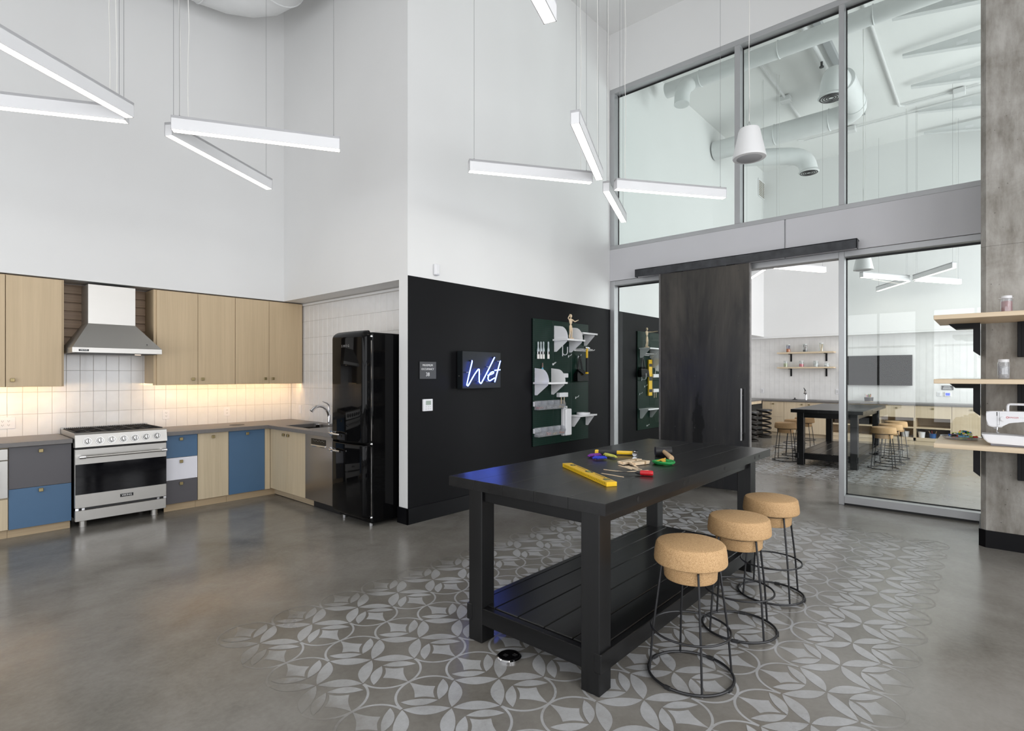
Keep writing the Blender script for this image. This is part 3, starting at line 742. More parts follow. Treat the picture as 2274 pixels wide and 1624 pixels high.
b.loft([[(x,y,.8505) for x,y in q],[(x,y,.70) for x,y in q],[(x,y,.70) for x,y in q]], cap=False)
b.loft([[(x,y,.8505) for x,y in q],[(x,y,.8505) for x,y in iq],[(x,y,.71) for x,y in iq]], cap=False); b.face([(x,y,.71) for x,y in iq]).face([(x,y,.70) for x,y in q])
part(t, 'basin', b, stainless_y)
part(t, 'drain', B().lathe([(.05,0),(.05,.004),(.035,.004),(.03,.001)], (3.38,6.2,.71), 20), chrome)
part(t, 'strainer_cup', B().lathe([(.032,0),(.034,.06),(.03,.06),(.028,.004)], (3.50,6.33,.835), 18), chrome)
t = thing('kitchen_faucet', 'chrome arched kitchen faucet over the sink, beside the black fridge', 'faucet', (3.61, 6.26, .893))
fx, fy = 3.61, 6.26
def fp(px, py, off=0): # faucet drawn in its own vertical plane through the base along X
    Y = fy; x, z = onY(px, py, Y); return (x, Y, z)
C7 = lambda x, y: (660+x/12.492, 880+y/12.492)
pts = [fp(*C7(905,760)), fp(*C7(905,640)), fp(*C7(895,540)), fp(*C7(865,440)), fp(*C7(810,360)), fp(*C7(730,295)), fp(*C7(640,272)), fp(*C7(550,290)), fp(*C7(470,345)), fp(*C7(405,415))]
pts = [(p[0]-pts[0][0]+fx, fy, max(p[2], .893)) for p in pts]
part(t, 'base', B().lathe([(.028,0),(.028,.008),(.022,.014),(.021,.12)], (fx,fy,.893), 18), chrome)
part(t, 'spout', B().tube(pts, [.02,.019,.018,.0175,.017,.017,.0175,.019,.021,.022], 14), chrome)
hp = [fp(*C7(905,520)), fp(*C7(915,350)), fp(*C7(905,240)), fp(*C7(850,195)), fp(*C7(735,150))]
hx = fp(*C7(905,760))[0]
part(t, 'lever', B().tube([(p[0]-hx+fx+.004, fy+.018, p[2]) for p in hp], [.019,.017,.014,.010,.005], 12), chrome)
single('popup_outlet', B().lathe([(.085,0),(.085,.003),(.07,.005),(.0,.005)], (2.81,7.06,.893), 28), black_matt, 'round black pop-up outlet flush in the corner worktop', 'outlet')
# ---- outlets and switch
def outlet(label, x, z, gang=1):
    t = thing('wall_outlet', label, 'outlet', (x, YT, z), 'outlets on the kitchen tiles')
    w = .037*gang+.001
    part(t, 'cover_plate', B().box(x-w, x+w, YT-.008, YT-.0005, z-.058, z+.058, .003, 2), white_plastic)
    for g in range(gang):
        xc = x+(g-(gang-1)/2)*.046
        for s in (-1, 1):
            r = part(t, 'receptacle', B().prism(rrect(xc-.017, xc+.017, z+s*.02-.0145, z+s*.02+.0145, .008), 'y', YT-.0105, YT-.0075), white_plastic)
            part(r, 'slots', B().box(xc-.008, xc-.0055, YT-.0112, YT-.0104, z+s*.02-.003, z+s*.02+.006).box(xc+.0055, xc+.008, YT-.0112, YT-.0104, z+s*.02-.003, z+s*.02+.006).cyl((xc,YT-.0104,z+s*.02-.008),(xc,YT-.0112,z+s*.02-.008), .0028, 8), black_matt)
outlet('double-width white outlet on the tiles at the left frame edge', *onY(12, 940, YT), 2)
outlet('white outlet on the tiles just right of the range', *onY(368.5, 920.5, YT))
outlet('white outlet on the tiles above the blue cabinet', *onY(503.5, 914, YT))
y, z = onX(667, 909, XT)
t = thing('light_switch', 'white rocker switch on the side tiles near the corner', 'switch', (XT, y, z))
part(t, 'cover_plate', B().box(XT-.008, XT-.0005, y-.037, y+.037, z-.06, z+.06, .003, 2), white_plastic)
part(t, 'rocker', B().box(XT-.012, XT-.006, y-.016, y+.016, z-.033, z+.033, .003, 1), white_plastic)
# ---- fridge
t = thing('refrigerator', 'tall rounded glossy black retro fridge at the alcove end', 'refrigerator', (3.4, 4.92, 0))
FY0, FY1, FB = 4.615, 5.225, 3.125
part(t, 'body', B().box(FB, 3.69, FY0+.004, FY1-.004, .03, 1.945, .02, 3), black_gloss)
def fdoor(name, z0, z1, rt, rb):
    # vertical slices, each a rounded-front plan outline
    prof = []
    def out(ins, zz):
        pts = []
        x0, x1 = FB-.095+ins, FB-.008; y0, y1 = FY0+ins*.8, FY1-ins*.8; r = .042
        pts += [(x1,y0)] + [(x0+r+r*math.cos(math.radians(a)), y0+r+r*math.sin(math.radians(a))) for a in range(270, 179, -15)]
        n = 10
        for i in range(1, n):
            u = i/n; pts.append((x0-.010*4*u*(1-u), y0+r+(y1-y0-2*r)*u))
        pts += [(x0+r+r*math.cos(math.radians(a)), y1-r+r*math.sin(math.radians(a))) for a in range(180, 89, -15)] + [(x1,y1)]
        return [(x,y,zz) for x, y in pts]
    rings = []
    for k in range(7):
        a = math.radians(90*k/6); rings.append(out(rb*(1-math.sin(a)), z0+rb*(1-math.cos(a))))
    for k in range(7):
        a = math.radians(90*k/6); rings.append(out(rt*(1-math.cos(a)), z1-rt*(1-math.sin(a))))
    return part(t, name, B().loft(rings), black_gloss, 40)
d1_ = fdoor('upper_door', .838, 1.965, .075, .012); d2_ = fdoor('lower_door', .085, .822, .012, .05)
part(t, 'door_gasket', B().box(FB-.009, FB+.001, FY0+.012, FY1-.012, .10, 1.93), gasket)
b = B()
for z0, z1 in ((.86,1.86),(.12,.80)): b.box(FB-.012, FB-.004, FY0-.0025, FY0+.003, z0, z1)
part(t, 'chrome_strip', b, chrome)
b = B()
for z in (.10, .83, 1.90): b.ball((FB-.008, FY0-.002, z), .014)
part(t, 'hinge', b, chrome)
for d, z in ((d1_, .905), (d2_, .735)):
    x = FB-.105
    h = part(d, 'door_handle', B().tube([(x+.012,FY1-.03,z),(x-.03,FY1-.035,z+.002),(x-.044,FY1-.08,z+.004),(x-.042,FY1-.17,z+.004),(x-.037,FY1-.25,z+.002)], [.014,.0135,.0125,.011,.009], 10), chrome)
    part(d, 'handle_mount', B().prism(rrect(FY1-.055, FY1-.005, z-.024, z+.024, .012), 'x', x-.004, x+.014), chrome)
part(d1_, 'logo_lettering', text(B(), 'S M E G', .034, face_mX(FB-.1068, onX(768,769,FB-.1)[0], onX(768,769,FB-.1)[1]), .0012, spacing=1.25), letter_grey)
for y in (FY0+.06, FY1-.06): part(t, 'foot', B().cyl((FB+.03,y,0),(FB+.03,y,.035), .018, 12).cyl((3.62,y,0),(3.62,y,.035), .018, 12), letter_grey)
# ================================================================ BLACK WALL
YB = 4.426
# neon sign box
t = thing('neon_sign', 'square black neon sign with glowing blue-white script on the black wall', 'neon sign', (4.39, YB, 1.36))
NY = 4.325; nx0, nx1, nz0, nz1 = 4.085, 4.70, 1.364, 1.780
part(t, 'back_box', B().box(nx0, nx1, NY, YB-.012, nz0, nz1, .004, 1), M('neon_box_black', (.010,.0125,.0145), .45, spec=.2))
part(t, 'wall_mount', B().box(nx0+.05, nx1-.05, YB-.013, YB-.0005, nz0+.05, nz1-.05), black_matt)
N = lambda x, y, Y=NY-.028: (lambda q: (q[0], Y, q[1]))(onY(1000+x/13.536, 760+y/13.536, Y))
def smooth(pts, n=6):
    P = [Vector(p) for p in pts]; out = []
    for i in range(len(P)-1):
        a, b_, c, d = P[max(i-1,0)], P[i], P[i+1], P[min(i+2,len(P)-1)]
        for k in range(n):
            t_ = k/n; out.append(.5*((2*b_)+(c-a)*t_+(2*a-5*b_+4*c-d)*t_*t_+(3*b_-a-3*c+d)*t_**3))
    out.append(P[-1]); return [tuple(p) for p in out]
neon_mat = M('neon_tube', (.6,.8,1), .3, emit=(.075,.15,1.0), estr=19.0)
b = B()
b.tube(smooth([N(640,562), N(655,590), N(600,820), N(505,1240), N(500,1290), N(525,1312), N(555,1280), N(700,1020), N(825,835), N(858,822), N(870,850), N(868,1120), N(880,1205), N(915,1238), N(950,1205), N(1120,880), N(1328,460)]), .0060, 8)
b.tube(smooth([N(1120,1000), N(1180,985), N(1280,945), N(1302,905), N(1280,888), N(1215,925), N(1150,1020), N(1135,1100), N(1160,1150), N(1195,1160), N(1260,1120), N(1335,1078)]), .0060, 8)
b.tube(smooth([N(1505,565), N(1420,870), N(1350,1150), N(1328,1198)]), .0060, 8)
b.tube([N(1325,852), N(1500,830)], .0060, 8)
part(t, 'neon_tube', b, neon_mat)
b = B()
for x, y in ((640,562),(1328,460),(1120,1000),(1335,1078),(1505,565),(1328,1198),(1325,852),(1500,830)):
    p = N(x, y); b.cyl(p, (p[0], NY+.001, p[2]), .0075, 8)
part(t, 'tube_return', b, black_matt)
b = B()
for x, y in ((470,910),(1080,745),(1395,575),(800,1190),(1065,1180),(840,960)):
    p = N(x, y, NY); b.cyl((p[0],NY+.001,p[2]), (p[0],NY-.022,p[2]), .005, 8).box(p[0]-.017, p[0]+.017, NY-.025, NY-.02, p[2]-.004, p[2]+.004)
part(t, 'tube_support', b, M('clear_tube_clip', (.10,.11,.13), .3))
part(t, 'dimmer_knob', B().cyl((nx0+.001, NY+.05, 1.505), (nx0-.014, NY+.05, 1.505), .006, 10), raw_steel)
# occupancy plaque
t = thing('occupancy_plaque', 'dark grey maximum occupancy plaque with white lettering', 'sign', (3.675, YB, 1.56))
x0, x1, z0, z1 = 3.568, 3.787, 1.475, 1.655
part(t, 'plate', B().box(x0, x1, YB-.010, YB-.0005, z0, z1, .0015, 1), sign_grey)
L = text(B(), 'MAXIMUM', .032, face_mY(3.672, YB-.0106, 1.617) @ Matrix.Diagonal((.86,1,1,1)), spacing=1.1)
L = text(L, 'OCCUPANCY', .031, face_mY(3.672, YB-.0106, 1.577) @ Matrix.Diagonal((.82,1,1,1)), spacing=1.1)
L = text(L, '38', .056, face_mY(3.672, YB-.0106, 1.521) @ Matrix.Diagonal((.9,1,1,1)), spacing=1.05)
part(t, 'lettering', L, letter_white)
t = thing('thermostat', 'white wall thermostat below the occupancy plaque', 'thermostat', (3.68, YB, 1.2))
x0, z1 = onY(940, 887, YB-.02); x1, z0 = onY(961, 912.5, YB-.02)
part(t, 'housing', B().box(x0, x1, YB-.022, YB-.0005, z0, z1, .004, 2), white_plastic)
wd, ht = x1-x0, z1-z0
part(t, 'screen', B().box(x0+.26*wd, x1-.2*wd, YB-.0228, YB-.0215, z0+.51*ht, z0+.86*ht), lcd)
b = B()
for i in range(3):
    for j in range(2): b.box(x0+(.24+.22*i)*wd, x0+(.36+.22*i)*wd, YB-.0235, YB-.0215, z0+(.14+.19*j)*ht, z0+(.22+.19*j)*ht, .001, 1)
part(t, 'button', b, M('pale_grey_button', (.6,.6,.61), .4), kind='stuff')
x, z = onY(966.5, 600, YB)
t = thing('motion_sensor', 'small white motion sensor high on the white wall', 'sensor', (x, YB, z))
part(t, 'housing', B().box(x-.033, x+.033, YB-.045, YB-.0005, z-.06, z+.062, .014, 3), white_plastic)
part(t, 'lens', B().box(x-.02, x+.02, YB-.049, YB-.04, z-.045, z-.005, .006, 2), white_metal)
# ---- pegboards
PY = YB-.022
def pegboard(x0, label):
    t = thing('pegboard', label, 'pegboard', (x0+.64, YB, .6), 'green steel pegboards')
    for i in range(3):
        for j in range(2):
            a, c = x0+i*.4255, .592+j*.828
            b = B().box(a, a+.4235, PY, YB-.0005, c, c+.826, .003, 1)
            part(t, 'panel', b, peg_green)
    b = B()
    for i in range(3):
        for j in range(2):
            for u in (.02,.40):
                for v in (.02,.80): b.cyl((x0+i*.4255+u, PY, .592+j*.828+v), (x0+i*.4255+u, PY-.003, .592+j*.828+v), .006, 6)
    part(t, 'screw', b, black_matt, kind='stuff')
    return t
pegboard(5.398, 'dark green steel pegboard hung with white shelves, left of the glass')
pegboard(8.14, 'dark green steel pegboard seen through the narrow glass pane')
def peg_shelf(x0, x1, z, d, label, div=False, div_at=None):
    t = thing('pegboard_shelf', label, 'shelf', ((x0+x1)/2, PY, z-.16), 'white pegboard shelves')
    y1 = PY-.001; y0 = y1-d
    part(t, 'shelf_plate', B().box(x0, x1, y0, y1, z-.012, z, .001, 1).box(x0-.001, x1+.001, y0-.004, y0-.0002, z-.020, z+.0025).box(x0-.004, x0-.0002, y0-.004, y1, z-.020, z+.003), white_metal)
    for x in (div_at or (x0+.03, x1-.03)):
        part(t, 'bracket', B().prism([(y1,z-.013),(y0+.03,z-.013),(y0+.03,z-.035),(y1-.04,z-.165),(y1,z-.165)], 'x', x-.0015, x+.0015), white_metal)
        b = B()
        for zz in (z-.06, z-.14): b.box(x-.003, x+.003, y1-.012, y1, zz-.006, zz+.006)
        if div:
            pts = [(y1,z+.001),(y1,z+.185)]+[(y1-d*.45-(d*.5)*math.sin(math.radians(a)), z+.0+(.172)*math.cos(math.radians(a))) for a in range(0, 91, 15)]
            part(t, 'divider', B().prism(pts, 'x', x-.0015, x+.0015), white_metal)
            for zz in (z+.05, z+.13): b.box(x-.003, x+.003, y1-.012, y1, zz-.006, zz+.006)
        part(t, 'tab', b, white_metal)
    return t
peg_shelf(5.815, 6.225, 1.992, .24, 'white pegboard shelf with two rounded dividers, under the mannequin', True, (5.845, 6.19))
peg_shelf(6.235, 6.59, 2.10, .205, 'white pegboard shelf highest on the board, next to the mannequin shelf')
peg_shelf(5.400, 5.806, 1.420, .245, 'white pegboard shelf with two rounded dividers, below the paint brushes', True, (5.43, 5.78))
peg_shelf(6.227, 6.63, .957, .17, 'white pegboard shelf low on the right holding a white roll')
# mannequins
def mannequin(loc, rz, label, armL, armR):
    t = thing('artist_mannequin', label, 'mannequin', (0,0,0), 'wooden artist mannequins')
    part(t, 'base', B().lathe([(.042,0),(.045,.004),(.045,.012),(.04,.016)], (0,0,0), 20), pale_wood)
    part(t, 'rod', B().cyl((.0,.012,.012),(.0,.012,.15), .002, 6), wire)
    part(t, 'head', B().ball((0,-.002,.318), .0165, .019, .026).cyl((0,0,.285),(0,0,.300), .006, 8), pale_wood)
    part(t, 'torso', B().loft([[(rx*math.cos(2*PI*i/14), ry*math.sin(2*PI*i/14), z) for i in range(14)] for rx, ry, z in ((.010,.008,.287),(.030,.015,.276),(.034,.018,.255),(.026,.016,.228),(.018,.012,.212))]), pale_wood)
    part(t, 'hips', B().ball((0,0,.203), .013, .011, .012).loft([[(rx*math.cos(2*PI*i/14), ry*math.sin(2*PI*i/14), z) for i in range(14)] for rx, ry, z in ((.017,.012,.196),(.026,.017,.182),(.026,.016,.165),(.014,.010,.155))]), pale_wood)
    for s in (-1, 1):
        k, f = (s*.020,-.004,.092), (s*.026,.004,.022)
        part(t, 'leg', B().tube([(s*.014,0,.168),(s*.017,-.003,.13),k], [.013,.0145,.009], 10).ball(k, .0095).tube([k,(s*.023,.002,.055),f], [.0085,.0105,.006], 10).ball((f[0],f[1]-.014,.021), .009, .022, .0075), pale_wood)
    for s, (e, h) in ((-1, armL), (1, armR)):
        sh = (s*.038, 0, .270)
        part(t, 'arm', B().ball(sh, .0095).tube([sh, tuple((Vector(sh)+Vector(e))/2), e], [.008,.0085,.006], 10).ball(e, .0068).tube([e, tuple((Vector(e)*.6+Vector(h)*.4)), h], [.006,.007,.0045], 10).ball(tuple(Vector(h)+(Vector(h)-Vector(e)).normalized()*.011), .006, .006, .006), pale_wood)
    t.location = loc; t.rotation_euler = (0,0,rz); return t
mz = 1.993
x, z = onY(1266, 752, 4.27)
mannequin((x, 4.26, mz), 0, 'wooden artist mannequin with both arms raised, on the pegboard shelf', ((-.066,-.006,.285),(-.05,-.016,.325)), ((.084,-.01,.248),(.135,-.02,.268)))
x, z = onY(1440, 752, 4.30)
peg_shelf(8.19, 8.60, 1.965, .20, 'white pegboard shelf under the mannequin behind the narrow pane')
mannequin((x, 4.33, 1.966), .0, 'wooden artist mannequin pointing sideways, seen through the narrow pane', ((-.05,-.012,.235),(-.045,-.02,.20)), ((.052,-.075,.268),(.055,-.155,.276)))
peg_shelf(8.62, 9.03, 1.80, .24, 'white pegboard shelf half hidden by the steel door', True)
peg_shelf(8.19, 8.60, .952, .17, 'white pegboard shelf lowest behind the narrow pane')
# brushes
def brush(px, label, w=.036):
    x, zt = onY(px, 759, PY-.03); zb = onY(px, 797, PY-.03)[1]; y = PY-.02
    t = thing('paint_brush', label, 'paint brush', (x, y, zb), 'white flat brushes on the pegboard')
    h = zt-zb
    part(t, 'handle', B().loft([[(x-u, y-v, zb+k*h),(x+u, y-v, zb+k*h),(x+u, y+v, zb+k*h),(x-u, y+v, zb+k*h)] for u, v, k in ((w*.5,.006,.42),(w*.46,.007,.52),(w*.22,.006,.66),(w*.20,.006,.8),(w*.26,.0065,.93),(w*.15,.005,1.0))]), M('translucent_grey_handle', (.50,.56,.58), .25))
    part(t, 'ferrule', B().box(x-w*.52, x+w*.52, y-.008, y+.008, zb+h*.26, zb+h*.43, .002, 1), chrome)
    part(t, 'bristles', B().box(x-w*.50, x+w*.50, y-.006, y+.006, zb, zb+h*.27), M('white_bristle', (.78,.76,.73), .8))
    part(t, 'peg', B().cyl((x, y, zb+h*.93), (x, PY, zb+h*.93), .0025, 6), wire)
for px, lb in ((1196.5,'flat white paint brush hung leftmost of the four on the pegboard'),(1202.5,'flat white paint brush hung second from the left on the pegboard'),(1208.3,'flat white paint brush hung third from the left on the pegboard'),(1219,'flat white paint brush hung apart, rightmost of the four on the pegboard')): brush(px, lb)
# pliers with blue grips
x, z = onY(1205.3, 818, PY-.02); y = PY-.015
t = thing('pliers', 'small pliers with light blue grips above the divided shelf', 'pliers', (x, y, z-.05))
part(t, 'jaws', B().prism([(x-.010,z+.01),(x+.010,z+.01),(x+.004,z+.07),(x-.004,z+.07)], 'y', y-.006, y+.006), M('rosy_steel', (.35,.22,.2), .35, metal=.7))
g_ = M('light_blue_grip', (.12,.42,.62), .4)
for s in (-1, 1): part(t, 'grip', B().tube([(x-s*.004,y,z+.015),(x+s*.020,y,z-.02),(x+s*.024,y,z-.05),(x+s*.018,y,z-.085)], [.005,.006,.006,.005], 8), g_)
part(t, 'peg', B().cyl((x,y,z+.02),(x,PY,z+.02), .0025, 6), wire)
# clear bins: four in the upper row, four in the lower
def bin_(x0, x1, z0, z1, label, fill):
    t = thing('clear_bin', label, 'bin', ((x0+x1)/2, PY, z0), 'clear plastic bins on the pegboard')
    yb, yf = PY-.006, PY-.10; b = B(); th = .0022
    prof = [(yb, z0), (yf+.02, z0), (yf, z0+(z1-z0)*.55), (yf+.022, z1-.006), (yb, z1)]
    for x in (x0, x1-th): b.prism(prof, 'x', x, x+th)
    b.box(x0, x1, yf+.02, yb, z0, z0+th); b.prism([(yf+.02,z0),(yf,z0+(z1-z0)*.55),(yf+.002,z0+(z1-z0)*.55),(yf+.022,z0)], 'x', x0, x1); b.box(x0, x1, yb-th, yb, z0, z1)
    part(t, 'bin_shell', b, clear_plastic)
    rnd = random.Random(x0); b = B()
    for k in range(7):
        cx, cy, cz = x0+.015+(x1-x0-.03)*rnd.random(), yf+.03+(yb-yf-.045)*rnd.random(), z0+.012+.025*rnd.random()
        b.box(cx-.009, cx+.009, cy-.009, cy+.009, cz-.007, cz+.007, mat=None)
    part(t, 'contents', b, fill, kind='stuff')
def strip(x0, x1, z, name):
    t = thing('bin_rail', name, 'rail', ((x0+x1)/2, PY, z), 'white bin rails'); part(t, 'rail', B().box(x0, x1, PY-.006, PY-.0005, z-.02, z+.03, .001, 1), white_metal)
    part(t, 'rail_tab', B().box(x0-.004, x0, PY-.03, PY, z-.03, z+.03), white_metal)
bits = [grey_bits, M('pink_bits', (.55,.22,.22), .6, var=.4, vscale=90), M('ochre_bits', (.5,.36,.16), .6, var=.4, vscale=90), M('orange_bits', (.62,.16,.05), .6, var=.4, vscale=90)]
for row, (pyb, zc, order) in enumerate(((912, None, (1,0,0,2)), (973, None, (0,1,2,3)))):
    xa, z0 = onY(1188.5, pyb, PY-.08); z1 = z0+.115
    strip(5.40, 5.985, z0+.075, 'white rail carrying the %s row of clear bins' % ('upper','lower')[row])
    for k in range(4):
        x0 = 5.415+k*.1415
        bin_(x0, x0+.138, z0, z1, 'clear plastic bin, %s in the %s row on the pegboard' % (('first','second','third','last')[k], ('upper','lower')[row]), bits[order[k]])
# tall white holder
x0, zt = onY(1246, 909, PY-.06); x0 = max(x0, 6.0); x1 = x0+.14; zb = onY(1246, 969, PY-.06)[1]
t = thing('tall_holder', 'tall white plastic holder hung beside the lower bins', 'holder', ((x0+x1)/2, PY, zb))
part(t, 'holder_body', B().box(x0, x1, PY-.085, PY-.002, zb, zt, .016, 3).box(x0-.006, x1-.03, PY-.05, PY-.002, zb-.005, zt+.002, .01, 2), white_plastic)
part(t, 'hanging_tab', B().box(x0+.03, x1-.03, PY-.03, PY-.002, zt-.01, zt+.035, .006, 2), white_plastic)
part(t, 'hole', B().cyl(((x0+x1)/2,PY-.0295,zt+.018),((x0+x1)/2,PY-.032,zt+.018), .010, 10), black_matt)
# magnetic blocks holding tools
def holder(pxa, pya, pxb, pyb, label, pens):
    x0, z1 = onY(pxa, pya, PY-.04); x1, z0 = onY(pxb, pyb, PY-.04)
    t = thing('white_tool_holder', label, 'holder', ((x0+x1)/2, PY, z0), 'white block holders on the pegboards')
    part(t, 'block', B().box(x0, x1, PY-.062, PY-.002, z0, z1, .004, 1), white_plastic)
    b = B()
    for z in (z0+.01, z1-.01): b.cyl((x1, PY-.012, z), (x1+.045, PY-.012, z), .0018, 6)
    part(t, 'wire', b, wire)
    for k in range(pens):
        x = x0+(.35+.35*k)*(x1-x0)
        part(t, 'tool_tip', B().cyl((x,PY-.035,z0+.005),(x,PY-.035,z0-.095), .006, 10), pale_wood)
holder(1250, 829.5, 1259.5, 839, 'white block holder half behind the divided shelf', 0)
holder(1240.5, 872.5, 1259, 881.5, 'white block holder with two wooden tips, below the divided shelf', 2)
# hooks
def hook(px, py, label, kind='s', Y=None):
    y0 = (Y or PY); x, z = onY(px, py, y0-.03); b = B()
    if kind == 's': b.tube([(x,y0,z-.018),(x,y0-.012,z+.0),(x+.002,y0-.03,z+.004),(x+.002,y0-.05,z+.012),(x+.002,y0-.058,z+.03)], .004, 8).tube([(x,y0-.006,z-.02),(x,y0-.008,z+.01)], .0055, 8)
    elif kind == 'd':
        for dx in (-.010, .010): b.tube([(x+dx,y0,z-.02),(x+dx,y0-.012,z),(x+dx,y0-.03,z+.006),(x+dx,y0-.045,z+.02)], .004, 8)
        b.box(x-.014, x+.014, y0-.008, y0, z-.012, z+.006)
    else:
        b.box(x-.008, x+.008, y0-.008, y0, z-.075, z+.075, .002, 1)
        b.tube([(x,y0-.006,z-.04)]+[(x,y0-.045+.04*math.cos(math.radians(a)),z-.02-.04*math.sin(math.radians(a))) for a in range(0, 181, 30)]+[(x,y0-.085,z+.05)], .006, 8)
    single('peg_hook', b, white_metal, label, 'hook', 'white hooks on the pegboards')
hook(1252.8, 779, 'big white U-shaped hook under the mannequin shelf', 'u')
hook(1265.5, 791, 'small white hook right of the big U-shaped hook')
hook(1232, 808, 'small double white hook left of centre on the pegboard', 'd')
hook(1287, 792, 'small white hook holding up the dustpan')
hook(1281, 833, 'small white hook just below the dustpan')
hook(1281.5, 883, 'lone small white hook above the roll shelf')
hook(1428, 836, 'big white U-shaped hook behind the narrow pane', 'u')
hook(1434, 858, 'small white hook beside the yellow level behind the pane')
hook(1423, 875, 'small white hook low on the pegboard behind the pane')
hook(1440, 945, 'double white hook lowest behind the narrow pane', 'd')
# tool bar with hammer, dustpan with strap handle
def toolbar(pxa, pxb, py, label):
    x0, z = onY(pxa, py, PY-.02); x1 = onY(pxb, py, PY-.05)[0]
    t = thing('tool_rail', label, 'rail', ((x0+x1)/2, PY, z), 'white tool rails')
    part(t, 'rail', B().box(x0, x1, PY-.012, PY-.001, z-.018, z+.018, .002, 1).box(x0, x1, PY-.10, PY-.012, z+.008, z+.014), white_metal)
    for k in range(5):
        xx = x0+.02+k*(x1-x0-.04)/4
        part(t, 'prong', B().tube([(xx,PY-.01,z-.004),(xx,PY-.05,z-.008),(xx,PY-.13,z-.004),(xx,PY-.145,z+.008)], .005, 8), white_metal)
    return x0, x1, z
x0, x1, z = toolbar(1277, 1310, 777, 'white pronged rail holding the yellow hammer')
hx = onY(1303.5, 800, PY-.12)[0]
t = thing('hanging_hammer', 'yellow and black hammer hung from the pegboard rail', 'hammer', (hx, PY-.12, z-.34))
part(t, 'head', B().cyl((hx-.05,PY-.12,z+.028),(hx+.02,PY-.12,z+.028), .014, 12).prism([(hx+.018,z+.040),(hx+.060,z+.030),(hx+.062,z+.022),(hx+.018,z+.016)], 'y', PY-.132, PY-.108), chrome)
part(t, 'shaft', B().box(hx-.014, hx+.014, PY-.132, PY-.108, z-.115, z+.022, .006, 2), yellow)
part(t, 'grip', B().box(hx-.015, hx+.015, PY-.136, PY-.104, z-.315, z-.113, .008, 2), rubber)
part(t, 'end_cap', B().box(hx-.017, hx+.017, PY-.138, PY-.102, z-.34, z-.313, .006, 2), yellow)
def dustpan(x, z, label):
    t = thing('dustpan', label, 'dustpan', (x, PY-.03, z-.36), 'black dustpans on the pegboards')
    y = PY-.035
    part(t, 'pan', B().loft([[(x-.05,y-.01,z-.19),(x+.06,y-.01,z-.19),(x+.06,y+.012,z-.19),(x-.05,y+.012,z-.19)],[(x-.125,y-.045,z-.26),(x+.135,y-.045,z-.26),(x+.135,y+.016,z-.26),(x-.125,y+.016,z-.26)],[(x-.135,y-.055,z-.36),(x+.145,y-.055,z-.36),(x+.145,y+.014,z-.36),(x-.135,y+.014,z-.36)]]), black_gloss)
    part(t, 'handle', B().tube([(x-.045,y,z-.19),(x-.008,y-.004,z-.03),(x,y-.004,z),(x+.008,y-.004,z-.03),(x+.06,y,z-.19)], [.011,.010,.010,.010,.011], 8), rubber)
x, z = onY(1287, 792, PY-.03)
dustpan(x, z+.01, 'black dustpan hung by its handle from a white hook')
x0, x1, z = toolbar(1424, 1447, 787, 'white pronged rail behind the narrow pane')
dustpan(x0+.02, z-.02, 'black dustpan seen through the narrow glass pane')
# hanging level and cable behind the pane
x0, zt = onY(1440.5, 799, PY-.03); x1 = onY(1448, 799, PY-.03)[0]; zb = onY(1445, 879, PY-.03)[1]
t = thing('hanging_level', 'yellow spirit level hung upright behind the narrow pane', 'spirit level', (x0, PY, zb))
part(t, 'rail', B().box(x0, x1, PY-.035, PY-.008, zb, zt, .002, 1), yellow)
part(t, 'vial', B().box(x0+.01, x1-.01, PY-.037, PY-.03, zt-.12, zt-.07).box(x0+.01, x1-.01, PY-.037, PY-.03, (zt+zb)/2-.05, (zt+zb)/2+.02).box(x0+.01, x1-.01, PY-.037, PY-.03, zb+.06, zb+.11), black_matt)
part(t, 'peg', B().cyl(((x0+x1)/2,PY-.03,zt-.02),((x0+x1)/2,PY,zt-.02), .004, 6), wire)
x, z = onY(1460, 795, PY-.03); z -= .06; x -= .03; b = B()
for k in range(5): b.tube([(x+.03*math.sin(2*PI*i/16)*(1-.1*k)+.008*k, PY-.012-.008*k, z-.075+.085*math.cos(2*PI*i/16)*(1+.05*k)) for i in range(16)], .004, 6, True)
b.tube([(x-.01,PY-.02,z-.15),(x-.03,PY-.02,z-.19),(x-.035,PY-.02,z-.23)], .005, 6).box(x-.045, x-.025, PY-.03, PY-.01, z-.26, z-.225)
single('cable_bundle', b, white_soft, 'bundled white cable hung behind the narrow pane', 'cable')
holder(1449, 831, 1461, 838.5, 'white block holder beside the level behind the pane', 0)
holder(1449, 864, 1461, 871, 'white block holder with two tips, behind the narrow pane', 2)
# roll on the low shelf
x, z = onY(1294, 920, 4.30)
single('tape_roll', B().lathe([(.035,0),(.095,0),(.098,.010),(.095,.030),(.035,.030),(.035,0)], (x+.03, 4.31, .958), 28, cap=False), white_plastic, 'flat white roll lying on the low pegboard shelf', 'roll')
